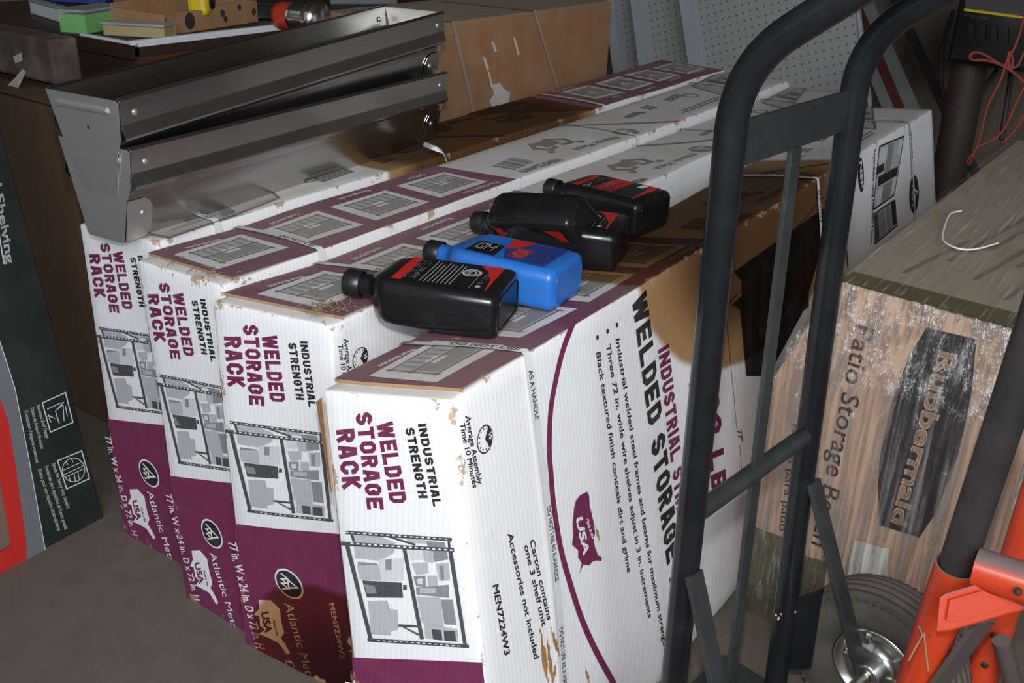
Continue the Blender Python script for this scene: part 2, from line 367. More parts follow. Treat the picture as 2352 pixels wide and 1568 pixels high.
def block_polys(txt, wl=.66, gap=.13, th=TH):
    vs = []; fs = []; x0 = 0
    h = th/2; T = 1-h; B = h; M = .5; c = .15
    for ch in txt:
        wd = {'I': th, '1': .4, 'W': .95, 'M': .95, ' ': .35, '.': th, 'N': .72}.get(ch, wl); L = h; Rr = wd-h; st = []
        O = [(L+c, B), (Rr-c, B), (Rr, B+c), (Rr, T-c), (Rr-c, T), (L+c, T), (L, T-c), (L, B+c)]
        if ch in 'O0': st = [(O, 1)]
        elif ch == 'D': st = [([(L, B), (Rr-c, B), (Rr, B+c), (Rr, T-c), (Rr-c, T), (L, T)], 1)]
        elif ch == 'C': st = [([(Rr, T-.3), (Rr, T-c), (Rr-c, T), (L+c, T), (L, T-c), (L, B+c), (L+c, B), (Rr-c, B), (Rr, B+c), (Rr, B+.3)], 0)]
        elif ch == 'G': st = [([(Rr, T-.27), (Rr, T-c), (Rr-c, T), (L+c, T), (L, T-c), (L, B+c), (L+c, B), (Rr-c, B), (Rr, B+c), (Rr, M), (wd*.5, M)], 0)]
        elif ch == 'S': st = [([(Rr, T-.2), (Rr, T-c), (Rr-c, T), (L+c, T), (L, T-c), (L, M+c*.8), (L+c, M), (Rr-c, M), (Rr, M-c*.8), (Rr, B+c), (Rr-c, B), (L+c, B), (L, B+c), (L, B+.2)], 0)]
        elif ch == 'E': st = [([(L, 0), (L, 1)], 0), ([(0, B), (wd, B)], 0), ([(0, T), (wd, T)], 0), ([(0, M), (wd*.88, M)], 0)]
        elif ch == 'L': st = [([(L, 0), (L, 1)], 0), ([(0, B), (wd, B)], 0)]
        elif ch == 'T': st = [([(0, T), (wd, T)], 0), ([(wd/2, 0), (wd/2, 1)], 0)]
        elif ch == 'H': st = [([(L, 0), (L, 1)], 0), ([(Rr, 0), (Rr, 1)], 0), ([(0, M), (wd, M)], 0)]
        elif ch == 'I': st = [([(h, 0), (h, 1)], 0)]
        elif ch == 'N': st = [([(L, 0), (L, 1)], 0), ([(Rr, 0), (Rr, 1)], 0), ([(L, .92), (Rr, .08)], 0)]
        elif ch == 'U': st = [([(L, 1), (L, B+c), (L+c, B), (Rr-c, B), (Rr, B+c), (Rr, 1)], 0)]
        elif ch == 'K': st = [([(L, 0), (L, 1)], 0), ([(L, .42), (Rr, 1)], 0), ([(L+.1, .55), (Rr, 0)], 0)]
        elif ch in 'RB':
            st = [([(L, 0), (L, 1)], 0), ([(L, T), (Rr-c, T), (Rr, T-c), (Rr, M+c*.7), (Rr-c, M), (L, M)], 0)]
            st += [([(wd*.52, M), (Rr, 0)], 0)] if ch == 'R' else [([(Rr-c, M), (Rr, M-c), (Rr, B+c), (Rr-c, B), (L, B)], 0)]
        elif ch == 'A': st = [([(.10, 0), (wd*.5-.07, 1)], 0), ([(wd-.10, 0), (wd*.5+.07, 1)], 0), ([(.15, .3), (wd-.15, .3)], 0)]
        elif ch == 'W': st = [([(.1, 1), (wd*.28, 0)], 0), ([(wd*.28, 0), (wd*.5, .95)], 0), ([(wd*.5, .95), (wd*.72, 0)], 0), ([(wd*.72, 0), (wd-.1, 1)], 0)]
        elif ch == '3': st = [([(L, T-.15), (L+c, T), (Rr-c, T), (Rr, T-c), (Rr, M+c), (Rr-c, M), (Rr, M-c), (Rr, B+c), (Rr-c, B), (L+c, B), (L, B+.15)], 0)]
        elif ch == '7': st = [([(0, T), (Rr, T), (wd*.35, 0)], 0)]
        for pl, cl in st:
            a, b = _stroke(pl, th, cl); o = len(vs); vs += [(x+x0, y) for x, y in a]; fs += [tuple(i+o for i in f) for f in b]
        x0 += wd+gap
    return vs, fs
def fit_text(poly, sb, eb, st, shear=0.0):
    """map text so its baseline runs sb->eb, its cap height towards st (2D face coordinates)"""
    vs, fs = poly; x0 = min(q[0] for q in vs); x1 = max(q[0] for q in vs)
    cap = 1.0 if max(q[1] for q in vs) > .9 else .70
    sb, eb, st = V(sb), V(eb), V(st); d = eb-sb; u = d.normalized(); h = st-sb
    return [sb+d*((q[0]-x0)/(x1-x0))+(h+u*h.length*shear)*(q[1]/cap) for q in vs], fs

# ------------------------------------------------------------------ room shell
def struct(name, mb, mats):
    o = mb.build(name, mats); o['kind'] = 'structure'; return o
struct('floor', MB().box((0, 1.5, -.05), (9, 9, .1)), 'concrete')
struct('wall_back', MB().box((-.5, 3.75, 1.25), (8, .1, 2.5)), 'wall_wood')
struct('wall_left', MB().box((-3.25, 1.0, 1.25), (.1, 5.4, 2.5)), 'wall_wood')
struct('ceiling', MB().box((-.8, 2.0, 2.55), (7, 3.6, .1)), 'ceiling_board')

# ------------------------------------------------------------------ storage rack cartons
def project(P):
    q = R3.transposed() @ (P-CAMLOC); return V((1176+FPX*q.x/-q.z, 784-FPX*q.y/-q.z))
class Carton:
    def __init__(s, c, seed, amp=.003):
        s.c = {k: V(p) for k, p in c.items()}; s.seed = V((seed*13.7, seed*5.1, seed*3.3)); s.amp = amp
        s.W, s.L, s.H = .195, 2.03, .586; s.stains = []; s.flip = False
        ex = (s.c['TFR']-s.c['TFL']).normalized(); ey = (s.c['TBR']-s.c['TFR']).normalized()
        s.n = {'front': -ey, 'top': ex.cross(ey).normalized(), 'right': ex}
    def P(s, u, v, w, warp=True):
        c = s.c
        def lerp(a, b, t): return a*(1-t)+b*t
        p = lerp(lerp(lerp(c['BFL'], c['BFR'], u), lerp(c['BBL'], c['BBR'], u), v), lerp(lerp(c['TFL'], c['TFR'], u), lerp(c['TBL'], c['TBR'], u), v), w)
        if warp:
            q = V((u*s.W*5, v*s.L*5, w*s.H*4))+s.seed
            a = s.amp*min(1, max(0, w*6))
            p = p+V((noise.noise(q), noise.noise(q+V((31, 0, 0)))*.8, noise.noise(q*V((1, .8, 1)).x+V((0, 57, 0)))))*a
        return p
    def uvw(s, face, a, b):
        if face == 'front': return (a, 0, 1-b)
        if face == 'top': return (1-a, 1-b, 1) if s.flip else (a, b, 1)
        return (1, a, 1-b)
    def F(s, face, a, b, lift=0):
        u, v, w = s.uvw(face, a, b)
        if face == 'top' and v < .1: lift += .005*max(0, 1-(v-.012)/.085)
        return s.P(u, v, w)+s.n[face]*lift
    def field(s, u, v, w):
        st = -1.0
        for fn in s.stains: st = max(st, fn(u*s.W, v*s.L, w*s.H))
        ds = sorted((u*s.W, (1-u)*s.W, v*s.L, (1-v)*s.L, w*s.H, (1-w)*s.H))
        return st, math.exp(-ds[1]/.014)
    def px(s, face, x, y):
        a, b = .4, .3; t = V((x, y)); fl = s.flip
        for _ in range(14):
            f0 = project(s.P(*s.uvw(face, a, b), False)); e = 1e-4
            fa = (project(s.P(*s.uvw(face, a+e, b), False))-f0)/e; fb = (project(s.P(*s.uvw(face, a, b+e), False))-f0)/e
            d = t-f0; det = fa.x*fb.y-fa.y*fb.x
            a += max(-.3, min(.3, (d.x*fb.y-d.y*fb.x)/det)); b += max(-.3, min(.3, (fa.x*d.y-fa.y*d.x)/det))
        return (a, b)
    def put(s, mb, face, vs, fs, lift, mi=0):
        pts = []; st = []; we = []
        for a, b in vs:
            pts.append(s.F(face, a, b, lift)); x = s.field(*s.uvw(face, a, b)); st.append(x[0]); we.append(x[1])
        mb.add(pts, fs, mi, False, st, we)
    def text(s, mb, face, poly, sb, eb, st, lift=.0012, shear=0.0):
        sc = {'front': V((s.W, s.H)), 'top': V((s.W, s.L)), 'right': V((s.L, s.H))}[face]
        vs, fs = fit_text(poly, *[(p[0]*sc.x, p[1]*sc.y) for p in (sb, eb, st)], shear)
        s.put(mb, face, [(p.x/sc.x, p.y/sc.y) for p in vs], fs, lift)
    def quad(s, mb, face, q, lift, mi=0, n=4, m=None):
        m = m or n; q = [V(p) for p in q]
        vs = [((q[0]*(1-i/n)+q[1]*(i/n))*(1-j/m)+(q[3]*(1-i/n)+q[2]*(i/n))*(j/m)) for j in range(m+1) for i in range(n+1)]
        fs = [(j*(n+1)+i, j*(n+1)+i+1, (j+1)*(n+1)+i+1, (j+1)*(n+1)+i) for j in range(m) for i in range(n)]
        s.put(mb, face, vs, fs, lift, mi)
    def line(s, mb, face, pts, wd, lift, mi=0):
        """ribbon of width wd metres along (a,b) points"""
        sc = {'front': V((s.W, s.H)), 'top': V((s.W, s.L)), 'right': V((s.L, s.H))}[face]
        P = [V((p[0]*sc.x, p[1]*sc.y)) for p in pts]; Q = []
        for i in range(len(P)-1):
            k = max(1, int((P[i+1]-P[i]).length/.03)); Q += [P[i]+(P[i+1]-P[i])*(j/k) for j in range(k)]
        Q.append(P[-1]); vs, fs = _stroke(Q, wd)
        s.put(mb, face, [(x/sc.x, y/sc.y) for x, y in vs], fs, lift, mi)
    def disc(s, mb, face, ctr, r, lift, mi=0, n=24, r0=0):
        sc = {'front': V((s.W, s.H)), 'top': V((s.W, s.L)), 'right': V((s.L, s.H))}[face]
        vs = []
        for k in range(n):
            a = 2*math.pi*k/n; vs.append((ctr[0]+r*math.cos(a)/sc.x, ctr[1]+r*math.sin(a)/sc.y))
        if r0:
            for k in range(n):
                a = 2*math.pi*k/n; vs.append((ctr[0]+r0*math.cos(a)/sc.x, ctr[1]+r0*math.sin(a)/sc.y))
            fs = [(k, (k+1) % n, n+(k+1) % n, n+k) for k in range(n)]
        else: fs = [tuple(range(n))]
        s.put(mb, face, vs, fs, lift, mi)
def zz(p, z):
    return onz(p[0], p[1], z)
ct = []
ct.append(dict(TFL=zz((180, 512), .578), TFR=V((-1.238, .843, .594)), BFL=zz((287, 1222), 0), BFR=V((-1.215, .838, 0)),
    TBL=zz((1525, 137), .607), TBR=zz((1666, 160), .618), BBL=V((-1.46, 2.80, 0)), BBR=V((-1.262, 2.80, 0))))
t2 = zz((1818, 185), .618)
ct.append(dict(TFL=zz((316, 598), .584), TFR=zz((508, 655), .594), BFL=zz((430, 1370), 0), BFR=V((-1.003, .79, 0)),
    TBL=ct[0]['TBR']+V((.012, -.02, -.004)), TBR=t2, BBL=V((-1.235, 2.78, 0)), BBR=V((-1.045, 2.78, 0))))
t3 = zz((1946, 212), .606)
ct.append(dict(TFL=zz((487, 693), .580), TFR=zz((762, 748), .594), BFL=zz((565, 1478), 0), BFR=V((-.815, .79, 0)),
    TBL=V((t2.x+.012, t3.y, .600)), TBR=t3, BBL=V((-1.02, 2.66, 0)), BBR=V((-.83, 2.66, 0))))
t4 = zz((2140, 250), .612)
ct.append(dict(TFL=zz((738, 893), .574), TFR=zz((1035, 922), .608), BFL=zz((846, 1850), 0), BFR=V((-.474, .700, 0)),
    TBL=V((t4.x-.185, t4.y, .590)), TBR=t4, BBL=V((-.67, 2.70, 0)), BBR=V((-.472, 2.70, 0))))
CT = [Carton(c, i+1) for i, c in enumerate(ct)]
C1, C2, C3, C4 = CT
C1.flip = False
# --- oil stains
sa = C4.px('right', 1462, 655)[0]*C4.L; sb_ = C4.px('right', 1950, 370)[0]*C4.L; slow = C4.px('right', 1690, 866)[1]*C4.H
def stain4(x, y, z):
    dd = (C4.H-z) if x > C4.W-.002 else (C4.W-x)*.35
    vc = (sa+sb_)/2; rv = (sb_-sa)/2
    return (1-math.sqrt(((y-vc)/rv)**2+(dd/slow)**2))*min(rv, slow)*1.5
C4.stains.append(stain4)
s1a = C1.px('top', 840, 385)[1]*C1.L; s1b = C1.px('top', 1290, 235)[1]*C1.L
C1.stains.append(lambda x, y, z: (1-abs(y-(s1a+s1b)/2)/((s1b-s1a)/2))*.5 if z > .55 else -1)
def stain3(x, y, z):
    if y > .02: return -1
    return (1-math.sqrt(((x-.16)/.15)**2+((z-.03)/.16)**2))*.16
C3.stains.append(stain3)
C2.stains.append(lambda x, y, z: (1-math.sqrt(((x-.20)/.07)**2+((z-.03)/.10)**2))*.05 if y < .02 else -1)
# --- print layouts, measured on the carton that shows each best
def fx(px, car, face): return [car.px(face, *p) for p in px]
def cr(pts, x0, y0, k): return [(x0+x/k, y0+y/k) for x, y in pts]
FRONT_TEXT = [('block', 'WELDED', (863, 971), (895, 1154), (901, 966), 'ink_purple', 0), ('block', 'STORAGE', (815, 948), (843, 1168), (852, 944), 'ink_purple', 0),
    ('block', 'RACK', (771, 987), (787, 1124), (812, 982), 'ink_purple', 0), ('block', 'INDUSTRIAL', (960, 975), (995, 1162), (979, 973), 'ink_black', 0), ('block', 'STRENGTH', (930, 984), (961, 1143), (951, 982), 'ink_black', 0)]
FRONT_TEXT = [(k, t, *fx((a, b, c), C4, 'front'), mt, sh) for k, t, a, b, c, mt, sh in FRONT_TEXT]
_r = [('ink_grey_light', [(200, 425), (395, 430), (400, 620), (220, 600)]), ('ink_grey_light', [(395, 430), (525, 480), (520, 560), (400, 620)]),
    ('ink_grey', [(240, 628), (390, 640), (390, 665), (240, 655)]), ('ink_grey_light', [(235, 655), (400, 650), (420, 775), (255, 760)]), ('ink_paper_grey', [(400, 610), (590, 600), (600, 770), (420, 780)]), ('ink_grey', [(452, 612), (500, 608), (500, 690), (455, 690)]),
    ('ink_grey_dark', [(275, 770), (580, 790), (590, 905), (310, 900)]), ('ink_grey', [(290, 800), (370, 810), (390, 870), (310, 870)]), ('ink_grey_dark', [(590, 805), (618, 808), (618, 845), (590, 845)]),
    ('ink_grey_light', [(320, 930), (470, 925), (500, 1195), (345, 1185)]), ('ink_grey', [(470, 925), (485, 990), (495, 1000), (485, 1060)]), ('ink_grey_light', [(480, 990), (550, 1000), (555, 1150), (500, 1165)]),
    ('ink_grey_light', [(610, 425), (755, 435), (760, 490), (620, 480)]), ('ink_grey', [(760, 470), (910, 480), (935, 610), (830, 630)]), ('ink_paper_grey', [(630, 540), (740, 530), (740, 610), (650, 615)]), ('ink_grey_light', [(735, 530), (820, 550), (820, 640), (750, 620)]),
    ('ink_grey_light', [(655, 640), (780, 630), (785, 715), (690, 730)]), ('ink_grey_light', [(840, 645), (940, 635), (950, 770), (865, 775)]), ('ink_grey', [(865, 660), (900, 655), (905, 770), (880, 770)]), ('ink_grey_light', [(775, 735), (850, 735), (855, 815), (780, 810)]),
    ('ink_grey', [(670, 740), (760, 735), (765, 820), (690, 815)]), ('ink_paper_grey', [(695, 760), (740, 755), (745, 800), (705, 800)]),
    ('ink_grey', [(690, 825), (940, 805), (945, 905), (695, 880)]), ('ink_grey_light', [(720, 830), (840, 830), (840, 870), (720, 870)]), ('ink_grey_light', [(700, 895), (875, 905), (905, 1130), (740, 1100)]), ('ink_grey', [(880, 920), (970, 920), (1000, 1115), (910, 1110)]),
    ('ink_grey_light', [(755, 1105), (1010, 1150), (1015, 1248), (765, 1220)]), ('ink_grey_dark', [(812, 1148), (885, 1155), (895, 1235), (825, 1228)]), ('ink_grey_dark', [(905, 1158), (990, 1162), (1000, 1243), (912, 1238)]),
    ('ink_grey_dark', [(150, 388), (965, 445), (965, 470), (150, 414)]), ('ink_grey_dark', [(110, 470), (980, 522), (985, 550), (115, 500)]), ('ink_grey_dark', [(318, 1212), (1095, 1268), (1098, 1293), (320, 1238)]),
    ('ink_grey_dark', [(148, 505), (180, 500), (360, 1225), (330, 1228)]), ('ink_grey_dark', [(583, 515), (612, 515), (757, 1225), (727, 1228)]), ('ink_grey_dark', [(935, 530), (968, 530), (1082, 1270), (1055, 1270)]),
    ('ink_grey_dark', [(410, 418), (430, 412), (690, 490), (680, 503)]), ('ink_grey_dark', [(555, 1108), (715, 1118), (715, 1134), (560, 1125)]), ('ink_grey_dark', [(590, 1130), (605, 1128), (720, 1185), (715, 1198)]), ('ink_grey_dark', [(185, 410), (205, 410), (225, 470), (205, 470)]), ('ink_grey_dark', [(932, 450), (950, 450), (958, 530), (938, 530)])]
_r += [('ink_white', [(150+i*45+j*40, (478 if j else 396)+i*2.9), (172+i*45+j*40, (479 if j else 397)+i*2.9), (172+i*45+j*40, (490 if j else 405)+i*2.9), (150+i*45+j*40, (489 if j else 404)+i*2.9)]) for i in range(18) for j in (0, 1)]
_r += [('ink_white', [(400+i*44, 1222+i*3.2), (422+i*44, 1223+i*3.2), (422+i*44, 1230+i*3.2), (400+i*44, 1229+i*3.2)]) for i in range(15)]
FRONT_PIC = [(mt, fx(cr(q, 750, 1100, 3.35), C4, 'front')) for mt, q in _r]
BAND = fx([(803, 1505), (1122, 1526)], C4, 'front')
BAND_TEXT = [('77 in. W x 24 in. D x 72 in. H', *fx([(242, 1003), (305, 1228), (254, 1000)], C1, 'front'), .015), ('Atlantic Metal', *fx([(340, 1126), (392, 1295), (352, 1121)], C1, 'front'), 0.0)]
LOGO = C1.px('front', 344, 1085)
USA = fx(cr([(1045, 1125), (1110, 1120), (1165, 1180), (1185, 1290), (1205, 1360), (1190, 1400), (1215, 1440), (1250, 1510), (1235, 1525), (1180, 1440), (1130, 1410), (1085, 1390), (1070, 1385), (1100, 1345), (1070, 1320), (1060, 1250), (1030, 1240), (1055, 1190)], 0, 800, 3.484), C1, 'front')
USA_TEXT = fx(cr([(1068, 1215), (1105, 1370), (1106, 1207)], 0, 800, 3.484), C1, 'front'); USA_T2 = fx(cr([(1135, 1270), (1165, 1385), (1150, 1268)], 0, 800, 3.484), C1, 'front')
MEN_F = fx([(757, 1385), (782, 1510), (768, 1383)], C3, 'front')
PICS = [[(380, 588), (530, 535), (655, 568), (493, 625)], [(578, 526), (711, 483), (827, 516), (690, 557)], [(740, 474), (864, 433), (977, 462), (855, 506)], [(889, 423), (1001, 392), (1114, 417), (1003, 453)]]
PICS = [fx(q, C2, 'top') for q in PICS]
PT = [('Warehouse', (482, 546), (403, 571)), ('Industrial', (658, 489), (594, 511)), ('Restaurant', (820, 432), (752, 455)), ('Office', (948, 396), (912, 407)), ('Perfect for', (1134, 417), (1050, 444))]
PT = [(t, *fx((a, b), C2, 'top')) for t, a, b in PT]
PB = fx([(1000, 380), (1172, 409)], C2, 'top')
TW = {k: fx(q, C2, 'top') for k, q in dict(bar=[(1160, 359), (1217, 371), (1172, 391), (1113, 380)], men=[(1268, 364), (1181, 393), (1274, 369)], lift=[(1212, 333), (1235, 326), (1262, 316), (1280, 325), (1262, 337), (1235, 338)],
    atl=[(1404, 312), (1304, 341), (1409, 317)], logo=[(1428, 302)], line=[(1262, 286), (1400, 284), (1556, 280)], mask=[(1416, 268), (1440, 256), (1474, 255), (1452, 262), (1432, 270)], txt=[(1472, 240), (1508, 243)], clock=[(1572, 218)], pic=[(1568, 197), (1627, 163), (1680, 169), (1655, 219)], ln=[(1556, 253), (1645, 222), (1560, 258), (1648, 227)], bars2=[(1505, 228), (1535, 214), (1560, 219), (1530, 233)], note=[(1243, 318), (1205, 328)]).items()}
def picture(car, mbs, q, lift):
    """small print of a loaded rack: white card, grey panes, dark frame"""
    q = [V(p) for p in q]
    def at(x, y): return (q[0]*(1-x)+q[1]*x)*(1-y)+(q[3]*(1-x)+q[2]*x)*y
    def R(x0, y0, x1, y1, m, l): car.quad(mbs[m], 'top', [at(x0, y0), at(x1, y0), at(x1, y1), at(x0, y1)], l, 0, 2)
    car.quad(mbs['ink_white'], 'top', q, lift, 0, 5)
    R(.16, .14, .88, .84, 'ink_paper_grey', lift+.0003)
    R(.20, .16, .84, .44, 'ink_grey_light', lift+.0005); R(.22, .5, .84, .78, 'ink_grey', lift+.0005); R(.42, .38, .62, .56, 'ink_white', lift+.0007)
    for k in range(5): R(.26+k*.115, .2, .26+k*.115+.05, .42, 'ink_grey', lift+.0007)
    for y in (.14, .46, .82): R(.13, y, .9, y+.028, 'ink_grey_dark', lift+.0009)
    for x in (.15, .86): R(x, .1, x+.022, .9, 'ink_grey_dark', lift+.0009)
INKS = ['ink_black', 'ink_purple', 'ink_white', 'ink_grey_dark', 'ink_grey', 'ink_grey_light', 'ink_paper_grey', 'carton_purple']
VS = [C4.px('top', 1040, 805)[1], C4.px('right', 1872, 404)[0], C4.px('right', 2084, 280)[0]]
def logo(car, mbs, face, c, r, lift, ring=True):
    if ring: car.disc(mbs['ink_white'], face, c, r, lift)
    car.disc(mbs['ink_black'], face, c, r*(.88 if ring else 1), lift+.0003)
    sc = {'front': (car.W, car.H), 'top': (car.W, car.L), 'right': (car.L, car.H)}[face]
    def pt(x, y):   # logo is turned a quarter clockwise on the upright faces; x right, y up in its own frame
        if face == 'top': return (c[0]+y*r/sc[0], c[1]-x*r/sc[1])
        return (c[0]+y*r/sc[0], c[1]+x*r/sc[1])
    for pl in ([(-.28, -.02), (0, .62), (.28, -.02), (-.28, -.02)], [(-.55, -.5), (-.36, -.05), (-.15, -.5), (0, -.12), (.15, -.5), (.36, -.05), (.55, -.5)]):
        car.line(mbs['ink_white'], face, [pt(*p) for p in pl], r*.11, lift+.0006)
def build_carton(car, label, top_near=True, side=False, strapv=VS, front=True, lite=False):
    root = thing('storage_rack_carton', label, 'carton', (0, 0, 0), 'welded storage rack cartons')
    mb = MB(); nu, nv, nw = 8, 70, 26
    def face(fn, n, m, flipn=False):
        pts = []; st = []; we = []
        for j in range(m+1):
            for i in range(n+1):
                u, v, w_ = fn(i/n, j/m); pts.append(car.P(u, v, w_)); x = car.field(u, v, w_); st.append(x[0]); we.append(x[1])
        mb.add(pts, [(j*(n+1)+i, j*(n+1)+i+1, (j+1)*(n+1)+i+1, (j+1)*(n+1)+i) for j in range(m) for i in range(n)], 0, True, st, we)
    face(lambda a, b: (a, 0, b), nu, nw); face(lambda a, b: (a, 1, b), nu, nw); face(lambda a, b: (a, b, 1), nu, nv); face(lambda a, b: (a, b, 0), nu, nv)
    face(lambda a, b: (1, a, b), nv, nw); face(lambda a, b: (0, a, b), nv, nw)
    mb.build('carton_body', 'carton_white', root, weld=True, attrs=True, bevel=.004)
    PARTS = []
    def inks(nm): d = {k: MB() for k in INKS}; PARTS.append((d, nm)); return d
    T = inks('printed_field'); G = inks('printed_lettering'); U = inks('printed_picture')
    # end face
    if front:
        for k, t, a, b, c, mt, sh in FRONT_TEXT:
            G = inks('printed_line'); car.text(G[mt], 'front', block_polys(t), a, b, c, .0012, sh)
        for i, (mt, q) in enumerate(FRONT_PIC): car.quad(U[mt], 'front', q, .0008+.00003*i, 0, 2)
        car.quad(T['carton_purple'], 'front', [(0, BAND[0][1]), (1, BAND[1][1]), (1, 1), (0, 1)], .0006, 0, 8, 8)
        for t, a, b, c, bo in BAND_TEXT:
            G = inks('printed_line'); car.text(G['ink_white'], 'front', font_polys(t, bo), a, b, c, .0012, .12 if bo else .2)
        G = inks('printed_logo'); logo(car, G, 'front', LOGO, .0255, .001)
        G = inks('printed_map'); car.put(G['ink_white'], 'front', USA, [tuple(range(len(USA)))], .0012)
        for t, q, bo in (('USA', USA_TEXT, .03), ('Made in the', USA_T2, .02)):
            car.text(G['ink_purple'], 'front', font_polys(t, bo), *q, .0018)
        G = inks('printed_line'); car.text(G['ink_white'], 'front', font_polys('MEN7224W3', .02), *MEN_F)
    # top
    f0 = .010; T = inks('printed_field'); G = inks('printed_lettering')
    if top_near:
        car.quad(T['carton_purple'], 'top', [(0, f0), (1, f0), (1, PB[1][1]), (0, PB[0][1])], .0006, 0, 8, 28)
    else: car.quad(T['carton_purple'], 'top', [(0, .50), (1, .62), (1, .992), (0, .992)], .0006, 0, 8, 28)
    def fl(p):
        p = ((p[0]+.15)/1.13, p[1]); return p if top_near else (1-p[0], 1-p[1])
    for q in PICS: U = inks('printed_picture'); picture(car, U, [fl(p) for p in q], .0012)
    for t, a, b in PT:
        G = inks('printed_line'); a, b = fl(a), fl(b); hv = (.060 if top_near else -.060)
        car.text(G['ink_white'], 'top', font_polys(t, .018), a, b, (a[0]+hv, a[1]), .0016)
    Q = {k: [fl(p) for p in q] for k, q in TW.items()}
    G = inks('printed_barcode'); b4 = [V(p) for p in Q['bar']]
    for k in range(18):
        x = k/18; wd = random.choice((.015, .03)); car.quad(G['ink_grey_dark'], 'top', [b4[0]*(1-x)+b4[3]*x, b4[1]*(1-x)+b4[2]*x, b4[1]*(1-x-wd)+b4[2]*(x+wd), b4[0]*(1-x-wd)+b4[3]*(x+wd)], .001, 0, 3, 1)
    for t, q, bo, mt in (('MEN7224W3', Q['men'], .03, 'ink_black'), ('Atlantic Metal', Q['atl'], .006, 'ink_black')):
        G = inks('printed_line'); a, b = q[0], q[1]; car.text(G[mt], 'top', font_polys(t, bo), a, b, (a[0]+(.10 if top_near else -.10), a[1]))
    G = inks('printed_line'); car.text(G['ink_black'], 'top', font_polys('180 pounds', .01), *Q['note'], (Q['note'][0][0]+(.05 if top_near else -.05), Q['note'][0][1]))
    G = inks('printed_icon'); sg = 1 if top_near else -1
    lc = V(Q['lift'][0])*.5+V(Q['lift'][3])*.5
    def lp(x, y): return (lc.x+sg*y*.35, lc.y-sg*x*.045)
    for pl, wd in (([(-.25, -.5), (-.6, 0), (-.45, .45), (-.1, .35)], .012), ([(.25, -.5), (.6, 0), (.45, .45), (.1, .35)], .012)): car.line(G['ink_black'], 'top', [lp(*p) for p in pl], wd, .0012)
    car.quad(G['ink_black'], 'top', [lp(-.3, -.4), lp(.3, -.4), lp(.3, .2), lp(-.3, .2)], .0012, 0, 2)
    for x in (-.62, .62): car.disc(G['ink_black'], 'top', lp(x, .62), .009, .0012, 0, 10)
    G = inks('printed_logo'); logo(car, G, 'top', Q['logo'][0], .030, .0012, False)
    G = inks('printed_stripe'); car.line(G['ink_purple'], 'top', Q['line'], .012, .0012)
    G = inks('printed_icon'); car.put(G['ink_black'], 'top', Q['mask'], [tuple(range(len(Q['mask'])))], .0012)
    for k in range(3): car.line(G['ink_grey_dark'], 'top', [(Q['txt'][0][0]+sg*k*.06, Q['txt'][0][1]), (Q['txt'][0][0]+sg*k*.06, Q['txt'][0][1]-sg*.02)], .007, .0012)
    G = inks('printed_icon'); car.disc(G['ink_grey_dark'], 'top', Q['clock'][0], .022, .0012, 0, 24, .018)
    for i in (0, 2): G = inks('printed_line'); car.line(G['ink_grey_dark'], 'top', [Q['ln'][i], Q['ln'][i+1]], .005, .0012)
    G = inks('printed_icon')
    for k in range(3): x = k*.3+.1; b5 = [V(p) for p in Q['bars2']]; car.line(G['ink_grey_dark'], 'top', [b5[0]*(1-x)+b5[3]*x, b5[1]*(1-x)+b5[2]*x], .005, .0012)
    p4 = [V(p) for p in Q['pic']]
    U = inks('printed_picture'); car.quad(U['ink_grey_light'], 'top', p4, .0008, 0, 4)
    def pp(x, y): return (p4[0]*(1-x)+p4[1]*x)*(1-y)+(p4[3]*(1-x)+p4[2]*x)*y
    for x0, y0, x1, y1, mt in ((.05, .08, .3, .9, 'ink_paper_grey'), (.4, .1, .52, .95, 'ink_grey_dark'), (.5, .3, .9, .45, 'ink_grey'), (.62, .5, .75, .9, 'ink_grey_dark'), (.8, .06, .95, .4, 'ink_paper_grey')):
        car.quad(U[mt], 'top', [pp(x0, y0), pp(x1, y0), pp(x1, y1), pp(x0, y1)], .0014, 0, 2)
    for k, e in enumerate(((0, 1), (1, 2), (2, 3), (3, 0))): car.line(U['ink_grey_dark'], 'top', [p4[e[0]], p4[e[1]]], .005, .0014)
    if side or lite: side_print(car, inks, lite)
    for D, nm in PARTS:
        mb = MB(); names = []
        for k, q in D.items():
            if q.v: mb.add(q.v, q.f, len(names), False, q.st, q.we); names.append(k)
        if names: mb.build(nm, names, root, attrs=True)
    # raised front flap of the lid with its raw corrugated edge
    mb = MB(); n = 12
    top = [car.P(i/n, f0, 1)+car.n['top']*.0052 for i in range(n+1)]; bot = [car.P(i/n, f0+.001, 1)+car.n['top']*.0004 for i in range(n+1)]
    mb.add(bot+top, [(i, i+1, n+2+i, n+1+i) for i in range(n)], 0)
    m8 = 10; gr = [car.P(i/n, f0+.085*j/m8, 1)+car.n['top']*(.005*max(0, 1-(f0+.085*j/m8-.012)/.085)-.0009) for j in range(m8+1) for i in range(n+1)]
    mb.add(gr, [(j*(n+1)+i, j*(n+1)+i+1, (j+1)*(n+1)+i+1, (j+1)*(n+1)+i) for j in range(m8) for i in range(n)], 1)
    mb.build('lid_flap', ['kraft_raw', 'carton_white'], root)
